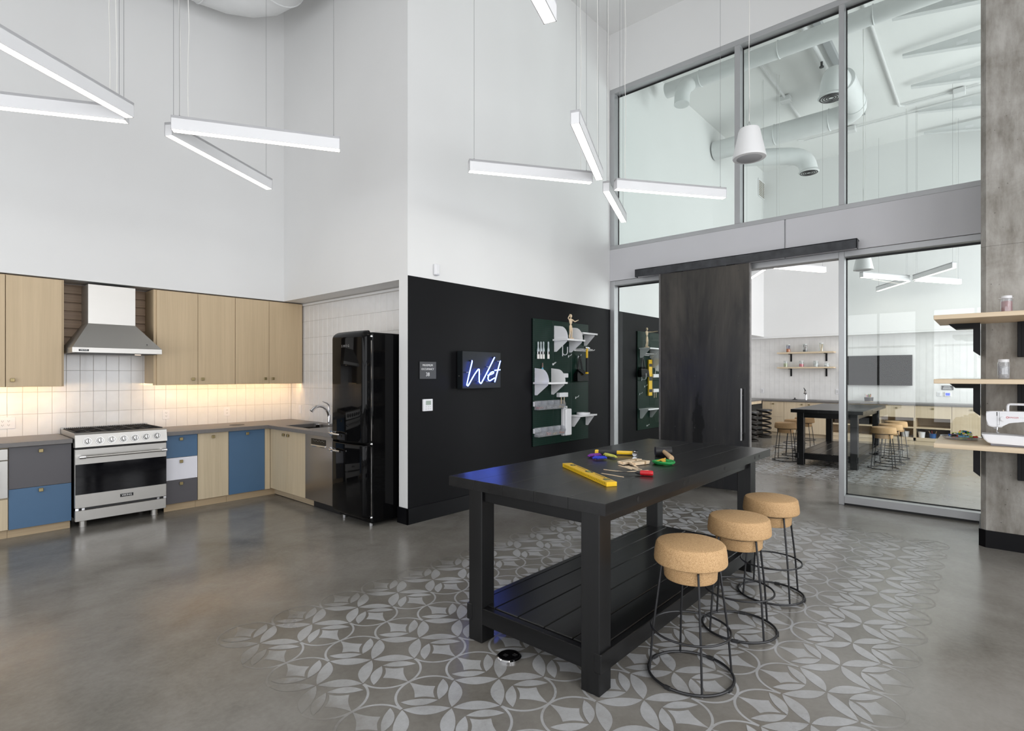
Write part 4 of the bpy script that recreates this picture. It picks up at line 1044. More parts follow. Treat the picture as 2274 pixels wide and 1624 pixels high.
# ================================================================ WORK TABLES
def work_table(label):
    t = thing('work_table', label, 'table', (0,0,0), 'black plank work tables')
    X0, X1, Y0, Y1 = 0.0, 2.42, 0.0, 1.04           # outline of the top, its corner at the origin
    zt, zb = .94, .884
    cuts = [0, .205, .415, .625, .835, 1.04]
    for i in range(5):
        part(t, 'top_plank', B().box(X0, X1, Y0+cuts[i]+(.0004 if i else 0), Y0+cuts[i+1]-(.0004 if i < 4 else 0), zb, zt, .0012, 2), table_wood)
    b = B()
    for x in (.30, .83, .90, 1.45, 2.05, 2.15): b.cyl((x, Y0-.0008, .912), (x, Y0+.010, .912), .013, 10)
    part(t, 'knot', b, M('dark_plugged_hole', (.003,.003,.003), .5))
    lw = .105
    lx = (.085, X1-.08-lw); ly = (.085, Y1-.075-lw)
    for x in lx:
        for y in ly: part(t, 'leg', B().box(x, x+lw, y, y+lw, 0, zb, .004, 1), table_leg_mat)
    for y in ly:
        part(t, 'apron', B().box(lx[0]+lw, lx[1], y+.025, y+lw-.025, zb-.085, zb, .002, 1), table_wood)
        out = (y-.012, y+.028) if y < .5 else (y+lw-.028, y+lw+.012)
        part(t, 'stretcher', B().box(lx[0]-.004, lx[1]+lw+.004, out[0], out[1], .112, .205, .003, 1), table_wood)
    for x in lx:
        part(t, 'apron', B().box(x+.02, x+lw-.02, ly[0]+lw, ly[1], zb-.085, zb, .002, 1), table_wood_y)
        part(t, 'stretcher', B().box(x+.004, x+.045, ly[0]+lw-.03, ly[1]+.02, .105, .199, .003, 1) if x < 1 else B().box(x+lw-.045, x+lw-.004, ly[0]+lw-.03, ly[1]+.02, .105, .199, .003, 1), table_wood_y)
    ys = [ly[0]+.03, .27, .45, .63, .80, ly[1]+lw-.03]
    for i in range(5):
        part(t, 'shelf_plank', B().box(lx[0]+.046, lx[1]+lw-.046, ys[i]+.002, ys[i+1]-.002, .165, .206, .004, 1), table_wood)
    return t
tb = work_table('large black plank work table with tools on it, in the foreground')
tb.location = (2.098, 1.295, 0)
dup(tb, (2.098+7.885, 1.295+.205, 0), label='large black plank work table behind the glass in the far room')
# ---- cork stools
def cork_stool(label):
    t = thing('cork_stool', label, 'stool', (0,0,0), 'cork bar stools with wire bases')
    part(t, 'seat', B().lathe([(.02,.673),(.150,.673),(.163,.669),(.170,.660),(.176,.625),(.179,.590),(.178,.578),(.172,.571),(.150,.569),(.133,.569)], seg=44), cork)
    part(t, 'seat_plug', B().lathe([(.133,.570),(.129,.500),(.124,.492),(.02,.491)], seg=40), cork)
    part(t, 'base_ring', B().ring((0,0,.0105), .207, .0068, 52, 8), rod_mat)
    part(t, 'foot_ring', B().ring((0,0,.235), .193, .0055, 48, 8), rod_mat)
    part(t, 'top_ring', B().ring((0,0,.563), .1345, .005, 40, 6), rod_mat)
    for k in range(4):
        a = math.radians(38+90*k); ca, sa = math.cos(a), math.sin(a)
        part(t, 'leg', B().tube([(.2045*ca,.2045*sa,.012),(.186*ca,.186*sa,.235),(.143*ca,.143*sa,.556),(.134*ca,.134*sa,.563)], .0058, 8), rod_mat)
        a += PI/4
        m = Matrix.Translation((.207*math.cos(a), .207*math.sin(a), 0)) @ Matrix.Rotation(a+PI/2, 4, 'Z')
        part(t, 'glide', B().box(-.018, .018, -.0085, .0085, 0, .0185, .003, 1, mat=m), rubber)
    return t
st = cork_stool('cork bar stool nearest the camera beside the work table')
st.location = (2.665, 1.145, 0)
dup(st, (3.345, 1.135, 0), .35, 'middle cork bar stool of the three beside the near table')
dup(st, (4.005, 1.145, 0), .2, 'cork bar stool farthest along the near table, by the glass')
dup(st, (10.57, 1.31, 0), .1, 'cork stool nearest the glass on the right side of the far table')
dup(st, (11.28, 1.30, 0), .3, 'middle cork stool on the right side of the far table')
dup(st, (12.0, 1.30, 0), .5, 'farthest cork stool on the right side of the far table')
dup(st, (10.44, 2.74, 0), .2, 'cork stool at the left side of the far table, seen through the doorway')
dup(st, (11.20, 2.78, 0), .4, 'cork stool half hidden behind the far table leg')
dup(st, (11.92, 2.78, 0), .1, 'last cork stool on the left side of the far table')
# ================================================================ THINGS ON THE NEAR TABLE
TZ = .94
CT3 = lambda x, y: onZ(1230+x/7.58, 980+y/7.58, TZ)
def frame_on(p, q, z=TZ):
    """matrix with local x running from p to q on the table"""
    a = math.atan2(q[1]-p[1], q[0]-p[0])
    return Matrix.Translation((p[0], p[1], z)) @ Matrix.Rotation(a, 4, 'Z'), math.hypot(q[0]-p[0], q[1]-p[1])
# spirit level lying on its side
m, L_ = frame_on((2.427,1.489), (2.768,2.017)); L_ = .63
t = thing('spirit_level', 'yellow spirit level lying on the near end of the work table', 'spirit level', tuple(m.translation))
w, h = .060, .0235
def rm(b): return b.xf(m)
part(t, 'rail', rm(B().box(0, L_, -w+.002, .002, .0003, h, .0012, 1)), yellow)
b = B()
for c, r_ in ((.075,.026),(.545,.026)): b.prism([(c-r_,-w+.010),(c+r_*.6,-w+.010),(c+r_,-w+.026),(c+r_*.4,-w+.044),(c-r_*.7,-w+.044)], 'z', h-.001, h+.0005)
b.prism([(.285,-w+.006),(.335,-w+.006),(.352,-w+.016),(.345,-w+.034),(.315,-w+.042),(.285,-w+.032),(.272,-w+.016)], 'z', h-.001, h+.0005)
part(t, 'window_cutout', rm(b), black_matt)
part(t, 'vial', rm(B().cyl((.292,-w+.024,h-.002),(.332,-w+.024,h-.002), .006, 12).cyl((.062,-w+.020,h-.003),(.086,-w+.032,h-.003), .005, 10).cyl((.534,-w+.032,h-.003),(.558,-w+.020,h-.003), .005, 10)), M('vial_fluid', (.30,.36,.10), .1))
part(t, 'groove', rm(B().box(.115, .245, -w+.012, -w+.018, h-.001, h+.0004).box(.375, .505, -w+.012, -w+.018, h-.001, h+.0004)), black_matt)
b = B()
for k in range(29): b.box(.022+k*.0203, .0245+k*.0203, .0018, .0026, h*.42, h*(.86 if k % 5 == 0 else .72))
part(t, 'ruler_marks', rm(b), black_matt, kind='stuff')
# claw hammer
p, q = CT3(690,215), CT3(1400,240); m, L_ = frame_on(p, q)
t = thing('hammer', 'yellow and black claw hammer lying across the work table', 'hammer', tuple(m.translation))
part(t, 'end_cap', rm(B().box(0, .030, -.018, .018, .0005, .032, .007, 2)), yellow)
part(t, 'grip', rm(B().box(.010, .158, -.0165, .0165, .001, .031, .008, 2)), rubber)
part(t, 'shaft', rm(B().box(.156, .272, -.015, .015, .004, .029, .006, 2)), yellow)
part(t, 'head', rm(B().cyl((.285,-.055,.018),(.285,.012,.018), .0125, 14).cyl((.285,-.062,.018),(.285,-.050,.018), .0165, 16).prism([(.272,.005),(.298,.005),(.296,.032),(.274,.032)], 'y', -.014, .014).prism([(.275,.012),(.296,.012),(.305,.062),(.300,.064)], 'z', .008, .026)), chrome)
# skeins of thread
def skein(p, q, mat, label, w=.034, name='thread_skein'):
    m, L_ = frame_on(p, q)
    t = thing(name, label, 'thread', tuple(m.translation), 'skeins of embroidery thread on the table')
    b = B(); rnd = random.Random(label)
    for k in range(7):
        o = (k-3)*w/7*.75; zz = .008+.010*math.cos((k-3)/3.4*1.3)+.004
        b.tube([(u*L_, o*(1 if .15 < u < .85 else .5)+.006*math.sin(u*9+k)*(.4), max(.007, zz*(1 if .1 < u < .9 else .7))) for u in (0,.12,.3,.5,.7,.88,1)], [.003,.006,.0066,.006,.0066,.006,.003], 7)
    part(t, 'threads', rm_(b, m), mat)
    part(t, 'paper_band', rm_(B().tube([(L_*.30,0,.0125),(L_*.36,0,.0125)], w*.62, 10).xf(Matrix.Diagonal((1,1,.42,1)) @ Matrix.Translation((0,0,.018))), m), mat)
def rm_(b, m): return b.xf(m)
skein(CT3(575,285), CT3(790,262), purple, 'purple skein of thread beside the claw hammer', .05)
skein(CT3(650,320), CT3(890,318), blue_thread, 'bright blue skein of thread beside the claw hammer', .04)
skein(CT3(840,255), CT3(1050,305), lime, 'pale yellow-green skein of thread beside the claw hammer', .032)
# wooden sticks
def stick(p, q, label, w=.009, h=.0022, z=TZ, group='loose wooden craft sticks on the table'):
    m, L_ = frame_on(p, q, z)
    b = B().prism(rrect(0, L_, -w/2, w/2, w*.48), 'z', .0002, h)
    single('craft_stick', b.xf(m), pale_wood, label, 'craft stick', group)
stick(CT3(835,480), CT3(1225,528), 'wooden craft stick pointing at the red screwdriver, upper of the left pair')
stick(CT3(800,545), CT3(1175,608), 'wooden craft stick nearest the yellow level')
stick(CT3(1230,520), CT3(1590,492), 'wooden craft stick lying beside the screwdriver handle')
stick(CT3(1090,410), CT3(1310,475), 'loose wooden stick at the left edge of the stick pile', .014)
stick(CT3(1200,425), CT3(1415,490), 'loose wooden stick in the middle in front of the stick bundle', .014)
stick(CT3(1240,425), CT3(1480,485), 'loose wooden stick right of centre in front of the stick bundle', .014)
stick(CT3(1330,405), CT3(1410,445), 'short loose wooden stick under the right stick bundle', .014)
def bundle(p, q, label, n, w):
    m, L_ = frame_on(p, q)
    t = thing('stick_bundle', label, 'stick bundle', tuple(m.translation), 'banded bundles of craft sticks')
    for k in range(n):
        o = ((k % 3)-1)*w*.34; z0 = .003+(k//3)*.006
        part(t, 'stick', rm_(B().prism(rrect(.004*(k % 4), L_-.003*((k+2) % 4), o-w*.24, o+w*.24, w*.2), 'z', z0, z0+.0055), m), pale_wood)
    part(t, 'rubber_band', rm_(B().box(L_*.62, L_*.70, -w*.62, w*.62, .002, .003+((n+2)//3)*.006+.001), m), M('tan_rubber_band', (.36,.24,.13), .6))
bundle(CT3(1110,400), CT3(1440,345), 'banded bundle of wooden sticks, left of the two on the table', 9, .042)
bundle(CT3(1305,412), CT3(1575,375), 'banded bundle of wooden sticks, right of the two on the table', 9, .046)
# screwdriver
p, q = CT3(1040,552), CT3(1672,590); m, L_ = frame_on(p, q)
t = thing('screwdriver', 'red-handled screwdriver with a black shaft on the work table', 'screwdriver', tuple(m.translation))
part(t, 'blade', rm_(B().tube([(0,0,.012),(.02,0,.013),(L_*.55,0,.014)], [.0018,.003,.003], 8), m), dark_steel)
part(t, 'collar', rm_(B().tube([(L_*.52,0,.0145),(L_*.58,0,.015),(L_*.66,0,.015)], [.004,.010,.012], 14), m), rubber)
part(t, 'handle', rm_(B().tube([(L_*.66,0,.0155),(L_*.70,0,.0155),(L_*.85,0,.016),(L_*.97,0,.016),(L_,0,.016)], [.0125,.0150,.0155,.0150,.011], 14), m), red)
# rubber mallet
p, q = CT3(1840,250), CT3(2040,385); m, L_ = frame_on(p, q)
L_ = .255
t = thing('rubber_mallet', 'black rubber mallet with a wooden handle on the work table', 'mallet', tuple(m.translation))
part(t, 'head', rm_(B().cyl((.0,-.056,.0335),(.0,.056,.0335), .033, 24), m), rubber)
part(t, 'handle', rm_(B().tube([(-.02,0,.034),(.04,0,.034),(L_*.6,0,.029),(L_*.95,0,.0225),(L_,0,.0225)], [.013,.0135,.0155,.018,.016], 16), m), beech)
# wreath-like green and gold skeins under the mallet handle
c = CT3(1845,388); 
b = B()
for k in range(6): b.tube([(c[0]+(.040+.004*k)*math.cos(2*PI*i/28), c[1]+(.050+.004*k)*math.sin(2*PI*i/28), TZ+.007+.0035*math.sin(k*1.7+i*.45)+.002*k) for i in range(28)], .0055, 6, True)
single('thread_ring', b, green, 'green coiled skein of thread under the mallet handle', 'thread')
b = B(); c = CT3(1830,372)
for k in range(6): b.tube([(c[0]-.035+.013*k, c[1]-.030+.004*k, TZ+.010+.003*(k % 2)), (c[0]-.022+.012*k, c[1], TZ+.023+.002*(k % 3)), (c[0]-.030+.013*k, c[1]+.034, TZ+.011)], .0052, 6)
single('thread_skein', b, gold, 'golden skein of thread lying inside the green coil', 'thread')
# floor outlet
t = thing('floor_outlet', 'round polished floor outlet set in the stencilled concrete', 'outlet', (2.175,1.94,0))
part(t, 'flange', B().lathe([(.02,0.0005),(.066,.0005),(.066,.010),(.060,.014),(.02,.014)], (2.175,1.94,0), 36), chrome)
part(t, 'socket', B().box(2.15, 2.17, 1.94, 1.965, .0138, .0152, .002, 1).box(2.185, 2.205, 1.905, 1.93, .0138, .0152, .002, 1), black_matt)
part(t, 'lid', B().lathe([(.0,.0138),(.054,.0138),(.054,.0148),(.0,.0148)], (2.175,1.94,0), 30), black_gloss)
# ================================================================ SHELVES ON THE COLUMN
CXF = 6.355
shelf_z = [(2.006,'top plywood shelf on the concrete column, with the red jar'),(1.483,'middle plywood shelf on the concrete column, with the grey jar'),(.958,'lowest plywood shelf on the concrete column, with the sewing machine')]
for z, lb in shelf_z:
    t = thing('column_shelf', lb, 'shelf', (6.0, -.1, z-.036), 'plywood shelves on the column')
    part(t, 'shelf_board', B().box(5.62, CXF-.001, -.62, .354, z-.036, z, .0025, 1), shelf_wood)
    zb = z-.036
    # bracket beside the column: level arm and mitred upright
    arm = [(.072,zb-.001),(.285,zb-.001),(.238,zb-.046),(.118,zb-.046),(.118,zb-.245),(.072,zb-.285)]
    part(t, 'bracket', B().prism(arm, 'x', 6.20, CXF+.02), bracket_black)
    part(t, 'bracket', B().box(6.285, CXF-.001, -.30, -.167, zb-.30, zb-.001, .002, 1).box(6.275, 6.286, -.205, -.195, zb-.29, zb-.002), bracket_black)
    part(t, 'bracket_bolt', B().cyl((6.285,-.24,zb-.1),(6.278,-.24,zb-.1), .010, 8).cyl((6.285,-.24,zb-.24),(6.278,-.24,zb-.24), .010, 8), dull_screw)
def jar(x, y, z, r, h, fill, fh, label, flap, col=white_plastic):
    t = thing('plastic_jar', label, 'jar', (x, y, z), 'screw-top jars on the column shelves')
    part(t, 'jar_body', B().lathe([(.01,0.0005),(r*.96,0.0005),(r,.006),(r,h*.80),(r*.94,h*.84),(r*.94,h*.86),(r*.92,h*.86),(r*.92,h*.82),(r*.965,h*.79),(r*.965,.008),(.01,.006)], (x,y,z), 26, cap=False), clear_plastic)
    part(t, 'contents', B().lathe([(.005,.008),(r*.94,.008),(r*.94,h*fh),(r*.5,h*(fh+.03)),(.005,h*fh)], (x,y,z), 22), fill)
    b = B().lathe([(.005,h*.86),(r*.90,h*.86),(r*.90,h*.985),(r*.84,h),(.005,h)], (x,y,z), 26)
    lid = part(t, 'lid', b, col)
    if flap: part(lid, 'lid_tab', B().box(x-.012, x+.012, y-r*1.15, y+r*1.35, z+h*.855, z+h*.875, .002, 1), col)
jx = 5.98
y0, _ = onX(2238, 690, jx)
k = jx/6.15
jar(jx, -.097*k, 2.0065, .0385*k, .160*k, amber_red, .70, 'clear jar of red pigment with a white flip lid on the top shelf', True)
jar(jx, -.078*k, 1.4835, .040*k, .166*k, grey_bits, .62, 'clear jar of grey bits with a white screw lid on the middle shelf', False)
# tray of toy bricks
t = thing('clear_tray', 'shallow clear plastic tray of loose toy bricks on the lowest shelf', 'tray', (6.0,.205,.958))
b = B(); rx, ry = .085, .135
tr = lambda k, z, kk=1: [(6.09+rx*k*math.cos(2*PI*i/28), .198+ry*k*math.sin(2*PI*i/28), z) for i in range(28)]
b.loft([tr(.80,.9585),tr(1,.984),tr(1.05,.986),tr(1.05,.988),tr(.99,.987),tr(.79,.961)], cap=False); b.face(tr(.79,.961)).face(tr(.80,.9585))
part(t, 'tray_shell', b, clear_plastic)
rnd = random.Random(11)
cols = {'red':(.55,.03,.02),'blue':(.02,.09,.42),'yellow':(.80,.56,.02),'green':(.05,.28,.07),'orange':(.72,.20,.02),'black':(.015,.015,.015),'white':(.7,.7,.68),'light blue':(.15,.42,.62),'lime':(.42,.52,.05)}
bm_ = {}
for k_, v_ in cols.items():
    b = B().box(-.016, .016, -.008, .008, 0, .0096, .0006, 1)
    for i in range(4):
        for j in range(2): b.cyl((-.012+i*.008, -.004+j*.008, .0095), (-.012+i*.008, -.004+j*.008, .0113), .0024, 8)
    bm_[k_] = mesh_of('toy_brick', b, M(k_.replace(' ','_')+'_toy_plastic', v_, .3))
names = list(cols)
for i in range(80):
    c = names[rnd.randrange(len(names))]
    a = rnd.random()*2*PI; r_ = math.sqrt(rnd.random()); lay = i//22
    r_ *= (.76, .66, .52, .32)[lay]
    o = bpy.data.objects.new('toy_brick', bm_[c]); C.objects.link(o)
    o.location = (6.09+rx*r_*math.cos(a), .185+ry*r_*math.sin(a), .963+lay*.018+.007*rnd.random())
    o.rotation_euler = (rnd.uniform(-.5,.5)*(lay>0), rnd.uniform(-.5,.5)*(lay>0), rnd.random()*2*PI)
    o['label'] = c+' studded toy brick in the heap on the clear tray'; o['category'] = 'toy brick'; o['group'] = c+' toy bricks in the clear tray'
# sewing machine
SM = 5.815; SF = SM-.075
def sp(x, y, X=SF):      # point of the machine's front plane from the close-up
    return onX(2180+x/12.489, 880+y/12.489, X)
t = thing('sewing_machine', 'white portable sewing machine with a top handle on the lowest shelf', 'sewing machine', (SM, -.15, .958))
zb = .958
head = [sp(130,430), sp(122,480), sp(128,640), sp(150,790), sp(210,835), sp(320,862), sp(560,872), sp(600,830), sp(660,770), sp(740,730), sp(850,715), sp(1174,720)]
yR = -.42
pts = head+[(yR+.085, sp(1174,720)[1]), (yR+.085, zb+.085), (yR, zb+.085), (yR, sp(700,425)[1]-.004), (yR+.02, sp(700,425)[1]), sp(700,425), sp(300,418)]
b = B().prism(pts, 'x', SF, SF+.13)
bmesh.ops.bevel(b.m, geom=[e for e in b.m.edges if abs(e.verts[0].co.x-e.verts[1].co.x) < 1e-6], offset=.008, segments=2, affect='EDGES')
part(t, 'arm_body', b, white_plastic)
bed = [sp(0,1045), sp(60,1180), sp(160,1270), sp(260,1305), sp(600,1325), sp(1174,1372), (yR,sp(1174,1375)[1]), (yR,sp(1174,1130)[1]), sp(1174,1125), sp(840,1095), sp(300,1060)]
b = B().prism(bed, 'x', SF-.03, SF+.17)
bmesh.ops.bevel(b.m, geom=[e for e in b.m.edges if abs(e.verts[0].co.x-e.verts[1].co.x) < 1e-6], offset=.007, segments=2, affect='EDGES')
part(t, 'bed', b, white_plastic)
ya, yb_ = sp(245,1320)[0], yR
part(t, 'base_plinth', B().box(SF-.022, SF+.16, yb_, ya, zb+.0005, sp(600,1318)[1]+.004, .006, 2), M('grey_plinth', (.20,.20,.23), .5))
hz = sp(900,235)[1]
part(t, 'handle', B().tube([(SF+.05,sp(728,430)[0],sp(728,430)[1]-.004),(SF+.05,sp(725,300)[0],sp(725,300)[1]),(SF+.05,sp(745,245)[0],sp(745,245)[1]),(SF+.05,sp(800,230)[0],hz),(SF+.05,yR+.05,hz),(SF+.05,yR+.03,hz-.02),(SF+.05,yR+.03,sp(700,430)[1]-.004)], .0095, 12), white_plastic)
y, z = sp(597,630); part(t, 'tension_dial', B().cyl((SF+.001,y,z),(SF-.014,y,z), .0165, 22), white_plastic)
ya, za = sp(412,440); yb_, zc = sp(436,548)
part(t, 'take_up_slot', B().box(SF-.001, SF+.002, yb_, ya, zc, za), black_matt)
y1_ = sp(430,560)[0]; z2 = sp(430,860)[1]; y3 = sp(492,430)[0]; z4 = sp(492,800)[1]
part(t, 'panel_seam', B().box(SF-.0008, SF+.001, y1_-.0008, y1_+.0008, z2, zc).box(SF-.0008, SF+.001, y3-.0006, y3+.0006, z4, za).box(SF-.0008, SF+.001, y3, y1_, z4-.0006, z4+.0006), M('seam_grey', (.12,.12,.13), .5))
y, z = sp(600,425); part(t, 'thread_guide', B().cyl((SF+.03,y,z-.004),(SF+.03,y,z+.012), .006, 10, .002), M('cream_guide', (.7,.62,.5), .4))
y, z = sp(430,870); zl = sp(430,1035)[1]
part(t, 'needle_bar', B().cyl((SF+.05,y,z+.004),(SF+.05,y,z-.02), .005, 8).cyl((SF+.05,y,z-.015),(SF+.05,y,zl+.004), .0016, 6), chrome)
y2 = sp(330,880)[0]
part(t, 'presser_foot', B().box(SF+.045, SF+.055, y-.012, y+.004, zl, zl+.006).box(SF+.045, SF+.055, y+.001, y+.004, zl, zl+.05).box(SF+.03, SF+.05, y+.004, y2, z-.012, z-.006), wire)
y, z = sp(890,600); part(t, 'logo_lettering', text(B(), 'SINGER', .0155, face_mX(SF-.0008, y, z), .0004, spacing=1.15), red)
y, z = sp(712,592); b = B()
for k in range(8): b.cyl((SF-.0002,y+.0065*math.cos(k*PI/4),z+.0065*math.sin(k*PI/4)),(SF-.001,y+.0065*math.cos(k*PI/4),z+.0065*math.sin(k*PI/4)), .0023, 6)
part(t, 'logo_emblem', b, red)
y, z = sp(1110,603); part(t, 'model_marks', B().box(SF-.0006, SF+.001, y-.03, y+.012, z-.001, z+.001), letter_grey)
# ================================================================ PENDANT LIGHT BARS
PZ = 3.38; PH, PW = .105, .072
def pendant(p, q, label, cords, group):
    m, L_ = frame_on(p, q, PZ)
    t = thing('linear_pendant', label, 'pendant light', tuple(m.translation), group)
    w = PW/2
    b = B().box(0, L_, -w, -w+.006, 0, PH).box(0, L_, w-.006, w, 0, PH).box(0, L_, -w, w, PH-.02, PH).box(0, .004, -w, w, 0, PH).box(L_-.004, L_, -w, w, 0, PH)
    part(t, 'housing', rm_(b, m), white_metal)
    part(t, 'diffuser', rm_(B().box(.004, L_-.004, -w+.006, w-.006, .001, .010), m), light_emit)
    for u in (.05, L_-.05): part(t, 'cable', rm_(B().cyl((u,0,PH),(u,0,CEIL-PZ), .0018, 6).cyl((u,0,PH),(u,0,PH+.018), .005, 8), m), wire)
    if cords:
        u = .11 if cords == 1 else L_-.11
        pts = [(u+.005*math.sin(i*1.9+L_*7), .003*math.cos(i*1.3), PH+(CEIL-PZ-PH)*i/14) for i in range(15)]; pts[0] = (u, 0, PH)
        part(t, 'power_cord', rm_(B().tube(pts, .0032, 6), m), white_soft)
    return t
def fixture(cx, cy, ang, bars, words):
    """four bars spread as two V shapes about a centre"""
    for i, nm in bars:
        s = 1 if i in (0,1) else -1; sg = 1 if i in (0,2) else -1
        a = math.radians(ang)*(1 if i in (0,3) else -1)
        d = (s*math.cos(a), abs(math.sin(a))*sg)
        p = (cx+s*.15, cy+sg*.052); q = (p[0]+1.22*d[0], p[1]+1.22*d[1])
        pendant(p, q, nm+' '+words, 1, 'white linear pendant bars')
def bar(a, b_, label, c=1):
    s = (PZ-EYE)
    P = [onZ(a[0], a[1], PZ), onZ(b_[0], b_[1], PZ)]
    pendant(P[0], P[1], label, c, 'white linear pendant bars')
bar((1313,407), (1041,381), 'white light bar slanting left over the neon sign, of the middle cluster')
bar((1331,400), (1277,275), 'white light bar pointing up towards the camera, of the middle cluster')
bar((1366,421), (1609,441), 'white light bar in front of the upper windows')
bar((1346,425), (1385,494), 'short-looking white light bar pointing away below the middle cluster')
bar((382,290), (755,335), 'white light bar hung over the fridge alcove')
bar((374,301), (598,421), 'white light bar pointing at the fridge wall corner, lower of that pair')
K1 = onZ(288, 262, PZ); K2 = onZ(282, 271, PZ)
pendant(K1, (K1[0]-1.22*math.cos(math.radians(33)), K1[1]-1.22*math.sin(math.radians(33))), 'white light bar running out of the top left corner', 1, 'white linear pendant bars')
pendant(K2, (K2[0]-1.22*math.cos(math.radians(33)), K2[1]+1.22*math.sin(math.radians(33))), 'white light bar at the left edge over the kitchen cabinets', 1, 'white linear pendant bars')
K3 = onZ(1222, 51, PZ)
pendant(K3, (K3[0]-1.22*math.cos(math.radians(19)), K3[1]-1.22*math.sin(math.radians(19))), 'white light bar whose end dips in at the top edge', 0, 'white linear pendant bars')
FW = 'of the far room cluster behind the glass'
pendant((13.25,1.235), (12.19,1.86), 'left white light bar '+FW, 2, 'white linear pendant bars in the far room')
pendant((13.25,1.13), (12.19,.48), 'white light bar rising to the right '+FW, 0, 'white linear pendant bars in the far room')
pendant((13.38,1.13), (14.45,.48), 'right white light bar '+FW, 2, 'white linear pendant bars in the far room')
pendant((13.38,1.235), (14.48,1.90), 'lower left white light bar '+FW, 0, 'white linear pendant bars in the far room')
pendant((10.15,2.84), (11.16,2.27), 'white light bar under the lintel, right in the doorway', 1, 'white linear pendant bars in the doorway')
pendant((10.18,3.02), (11.20,3.66), 'white light bar under the lintel, left in the doorway', 1, 'white linear pendant bars in the doorway')
# ---- pendant speakers
def speaker(x, y, zb, s, label):
    t = thing('pendant_speaker', label, 'speaker', (x, y, zb), 'white pendant speakers')
    part(t, 'shell', B().lathe([(.128*s,.0),(.148*s,.004*s),(.151*s,.018*s),(.147*s,.030*s),(.098*s,.26*s),(.088*s,.285*s),(.07*s,.293*s),(.0,.293*s)], (x,y,zb), 36), speaker_white)
    part(t, 'grille', B().lathe([(.0,-.0015),(.112*s,-.0015),(.118*s,.002),(.0,.002)], (x,y,zb), 30), grey_cloth)
    for k in range(2): part(t, 'bail', B().tube([(x+(.06 if k else -.06)*s,y,zb+.292*s),(x,y,zb+.36*s)], .002, 6), wire)
    pts = [(x+.006*math.sin(i*2.1), y+.004*math.cos(i*1.7), zb+.36*s+(CEIL-zb-.36*s)*i/16) for i in range(17)]; pts[0] = (x,y,zb+.355*s)
    part(t, 'power_cord', B().tube(pts, .0035, 6), white_soft)
    part(t, 'cable', B().cyl((x,y,zb+.355*s),(x+.012,y,CEIL), .0016, 6), wire)
speaker(5.41, 1.74, 3.592, 1.0, 'white cone-shaped pendant speaker in front of the upper windows')
speaker(9.4, 1.41, 3.055, .86, 'white cone-shaped pendant speaker in the far room')
# ================================================================ DUCTS OVERHEAD
def duct_ring(b, c, r, axis):
    pts = []
    for i in range(32):
        a = 2*PI*i/32
        pts.append((c[0]+(r*math.cos(a) if axis != 'x' else 0), c[1]+(r*math.sin(a) if axis == 'z' else (r*math.cos(a) if axis == 'x' else 0)), c[2]+(r*math.sin(a) if axis != 'z' else 0)))
    b.tube(pts, .008, 6, True)
t = thing('spiral_duct', 'fat white elbow duct at the top edge, in the kitchen corner', 'duct', (2.3, 6.3, 6.0))
dz, dr = 6.03, .33
def elbow(p0, corner, p1, r, R, n=6):
    c = Vector(corner); a = (Vector(p0)-c).normalized(); b_ = (Vector(p1)-c).normalized()
    o = c+(a+b_)*R; out = [Vector(p0)]
    for i in range(n+1):
        th = PI/2*i/n; out.append(o - b_*R*math.cos(th) - a*R*math.sin(th))
    out.append(Vector(p1)); return [tuple(p) for p in out]
path = elbow((-1.0,6.60,dz), (2.83,6.60,dz), (2.83,2.8,dz), dr, .55, 4)
part(t, 'duct_run', B().tube(path, dr, 28), duct_mat, 20)
b = B()
duct_ring(b, (2.26,6.60,dz), dr+.003, 'x'); duct_ring(b, (2.83,6.03,dz), dr+.003, 'y'); duct_ring(b, (1.3,6.60,dz), dr+.003, 'x')
part(t, 'seam_ring', b, duct_mat)
t = thing('spiral_duct', 'thin white duct crossing the far room just behind the upper windows', 'duct', (8.3, 2, 6.2), 'white ducts in the far room')
D1 = onZ(1790, 88, 6.42); dx = D1[0]
part(t, 'duct_run', B().tube([(dx,4.2,6.42),(dx,-3.3,6.42)], .125, 22), duct_mat)
b = B()
for y in (3.6, 2.4, 1.2, 0): duct_ring(b, (dx,y,6.42), .128, 'y')
part(t, 'seam_ring', b, duct_mat)
part(t, 'branch_duct', B().tube([(dx-.05,3.78,6.36),(dx-.22,3.78,6.25),(dx-.32,3.78,6.08),(dx-.34,3.78,5.92)], .12, 18), duct_mat)
X2 = onZ(1740, 292, 6.28); X3 = onZ(1884, 215, 6.2); xb = X2[0]; yb = X3[1]
t = thing('spiral_duct', 'long white duct under the far ceiling, with a round grille at either end', 'duct', (xb, 2, 6.2), 'white ducts in the far room')
path = elbow((xb,4.40,6.26), (xb,yb,6.26), (X3[0]-.55,yb,6.26), .2, .35, 5)
part(t, 'duct_run', B().tube(path, .19, 24), duct_mat)
b = B(); duct_ring(b, (xb,yb+.45,6.26), .193, 'y'); duct_ring(b, (xb,3.2,6.26), .193, 'y'); duct_ring(b, (xb-.45,yb,6.26), .193, 'x'); part(t, 'seam_ring', b, duct_mat)
def outlet_duct(pts, r):
    e = pts[-1]
    part(t, 'branch_duct', B().tube(smooth(pts, 3), r, 20), duct_mat)
    d = part(t, 'diffuser', B().lathe([(.0,0),(r+.005,0),(r+.025,.015),(r,.05),(.0,.05)], (e[0],e[1],e[2]-.045), 24), duct_mat)
    b = B()
    for k in range(4): b.ring((e[0],e[1],e[2]-.046), r*(.28+.22*k), r*.06, 24, 4)
    part(d, 'louvre', b, black_matt)
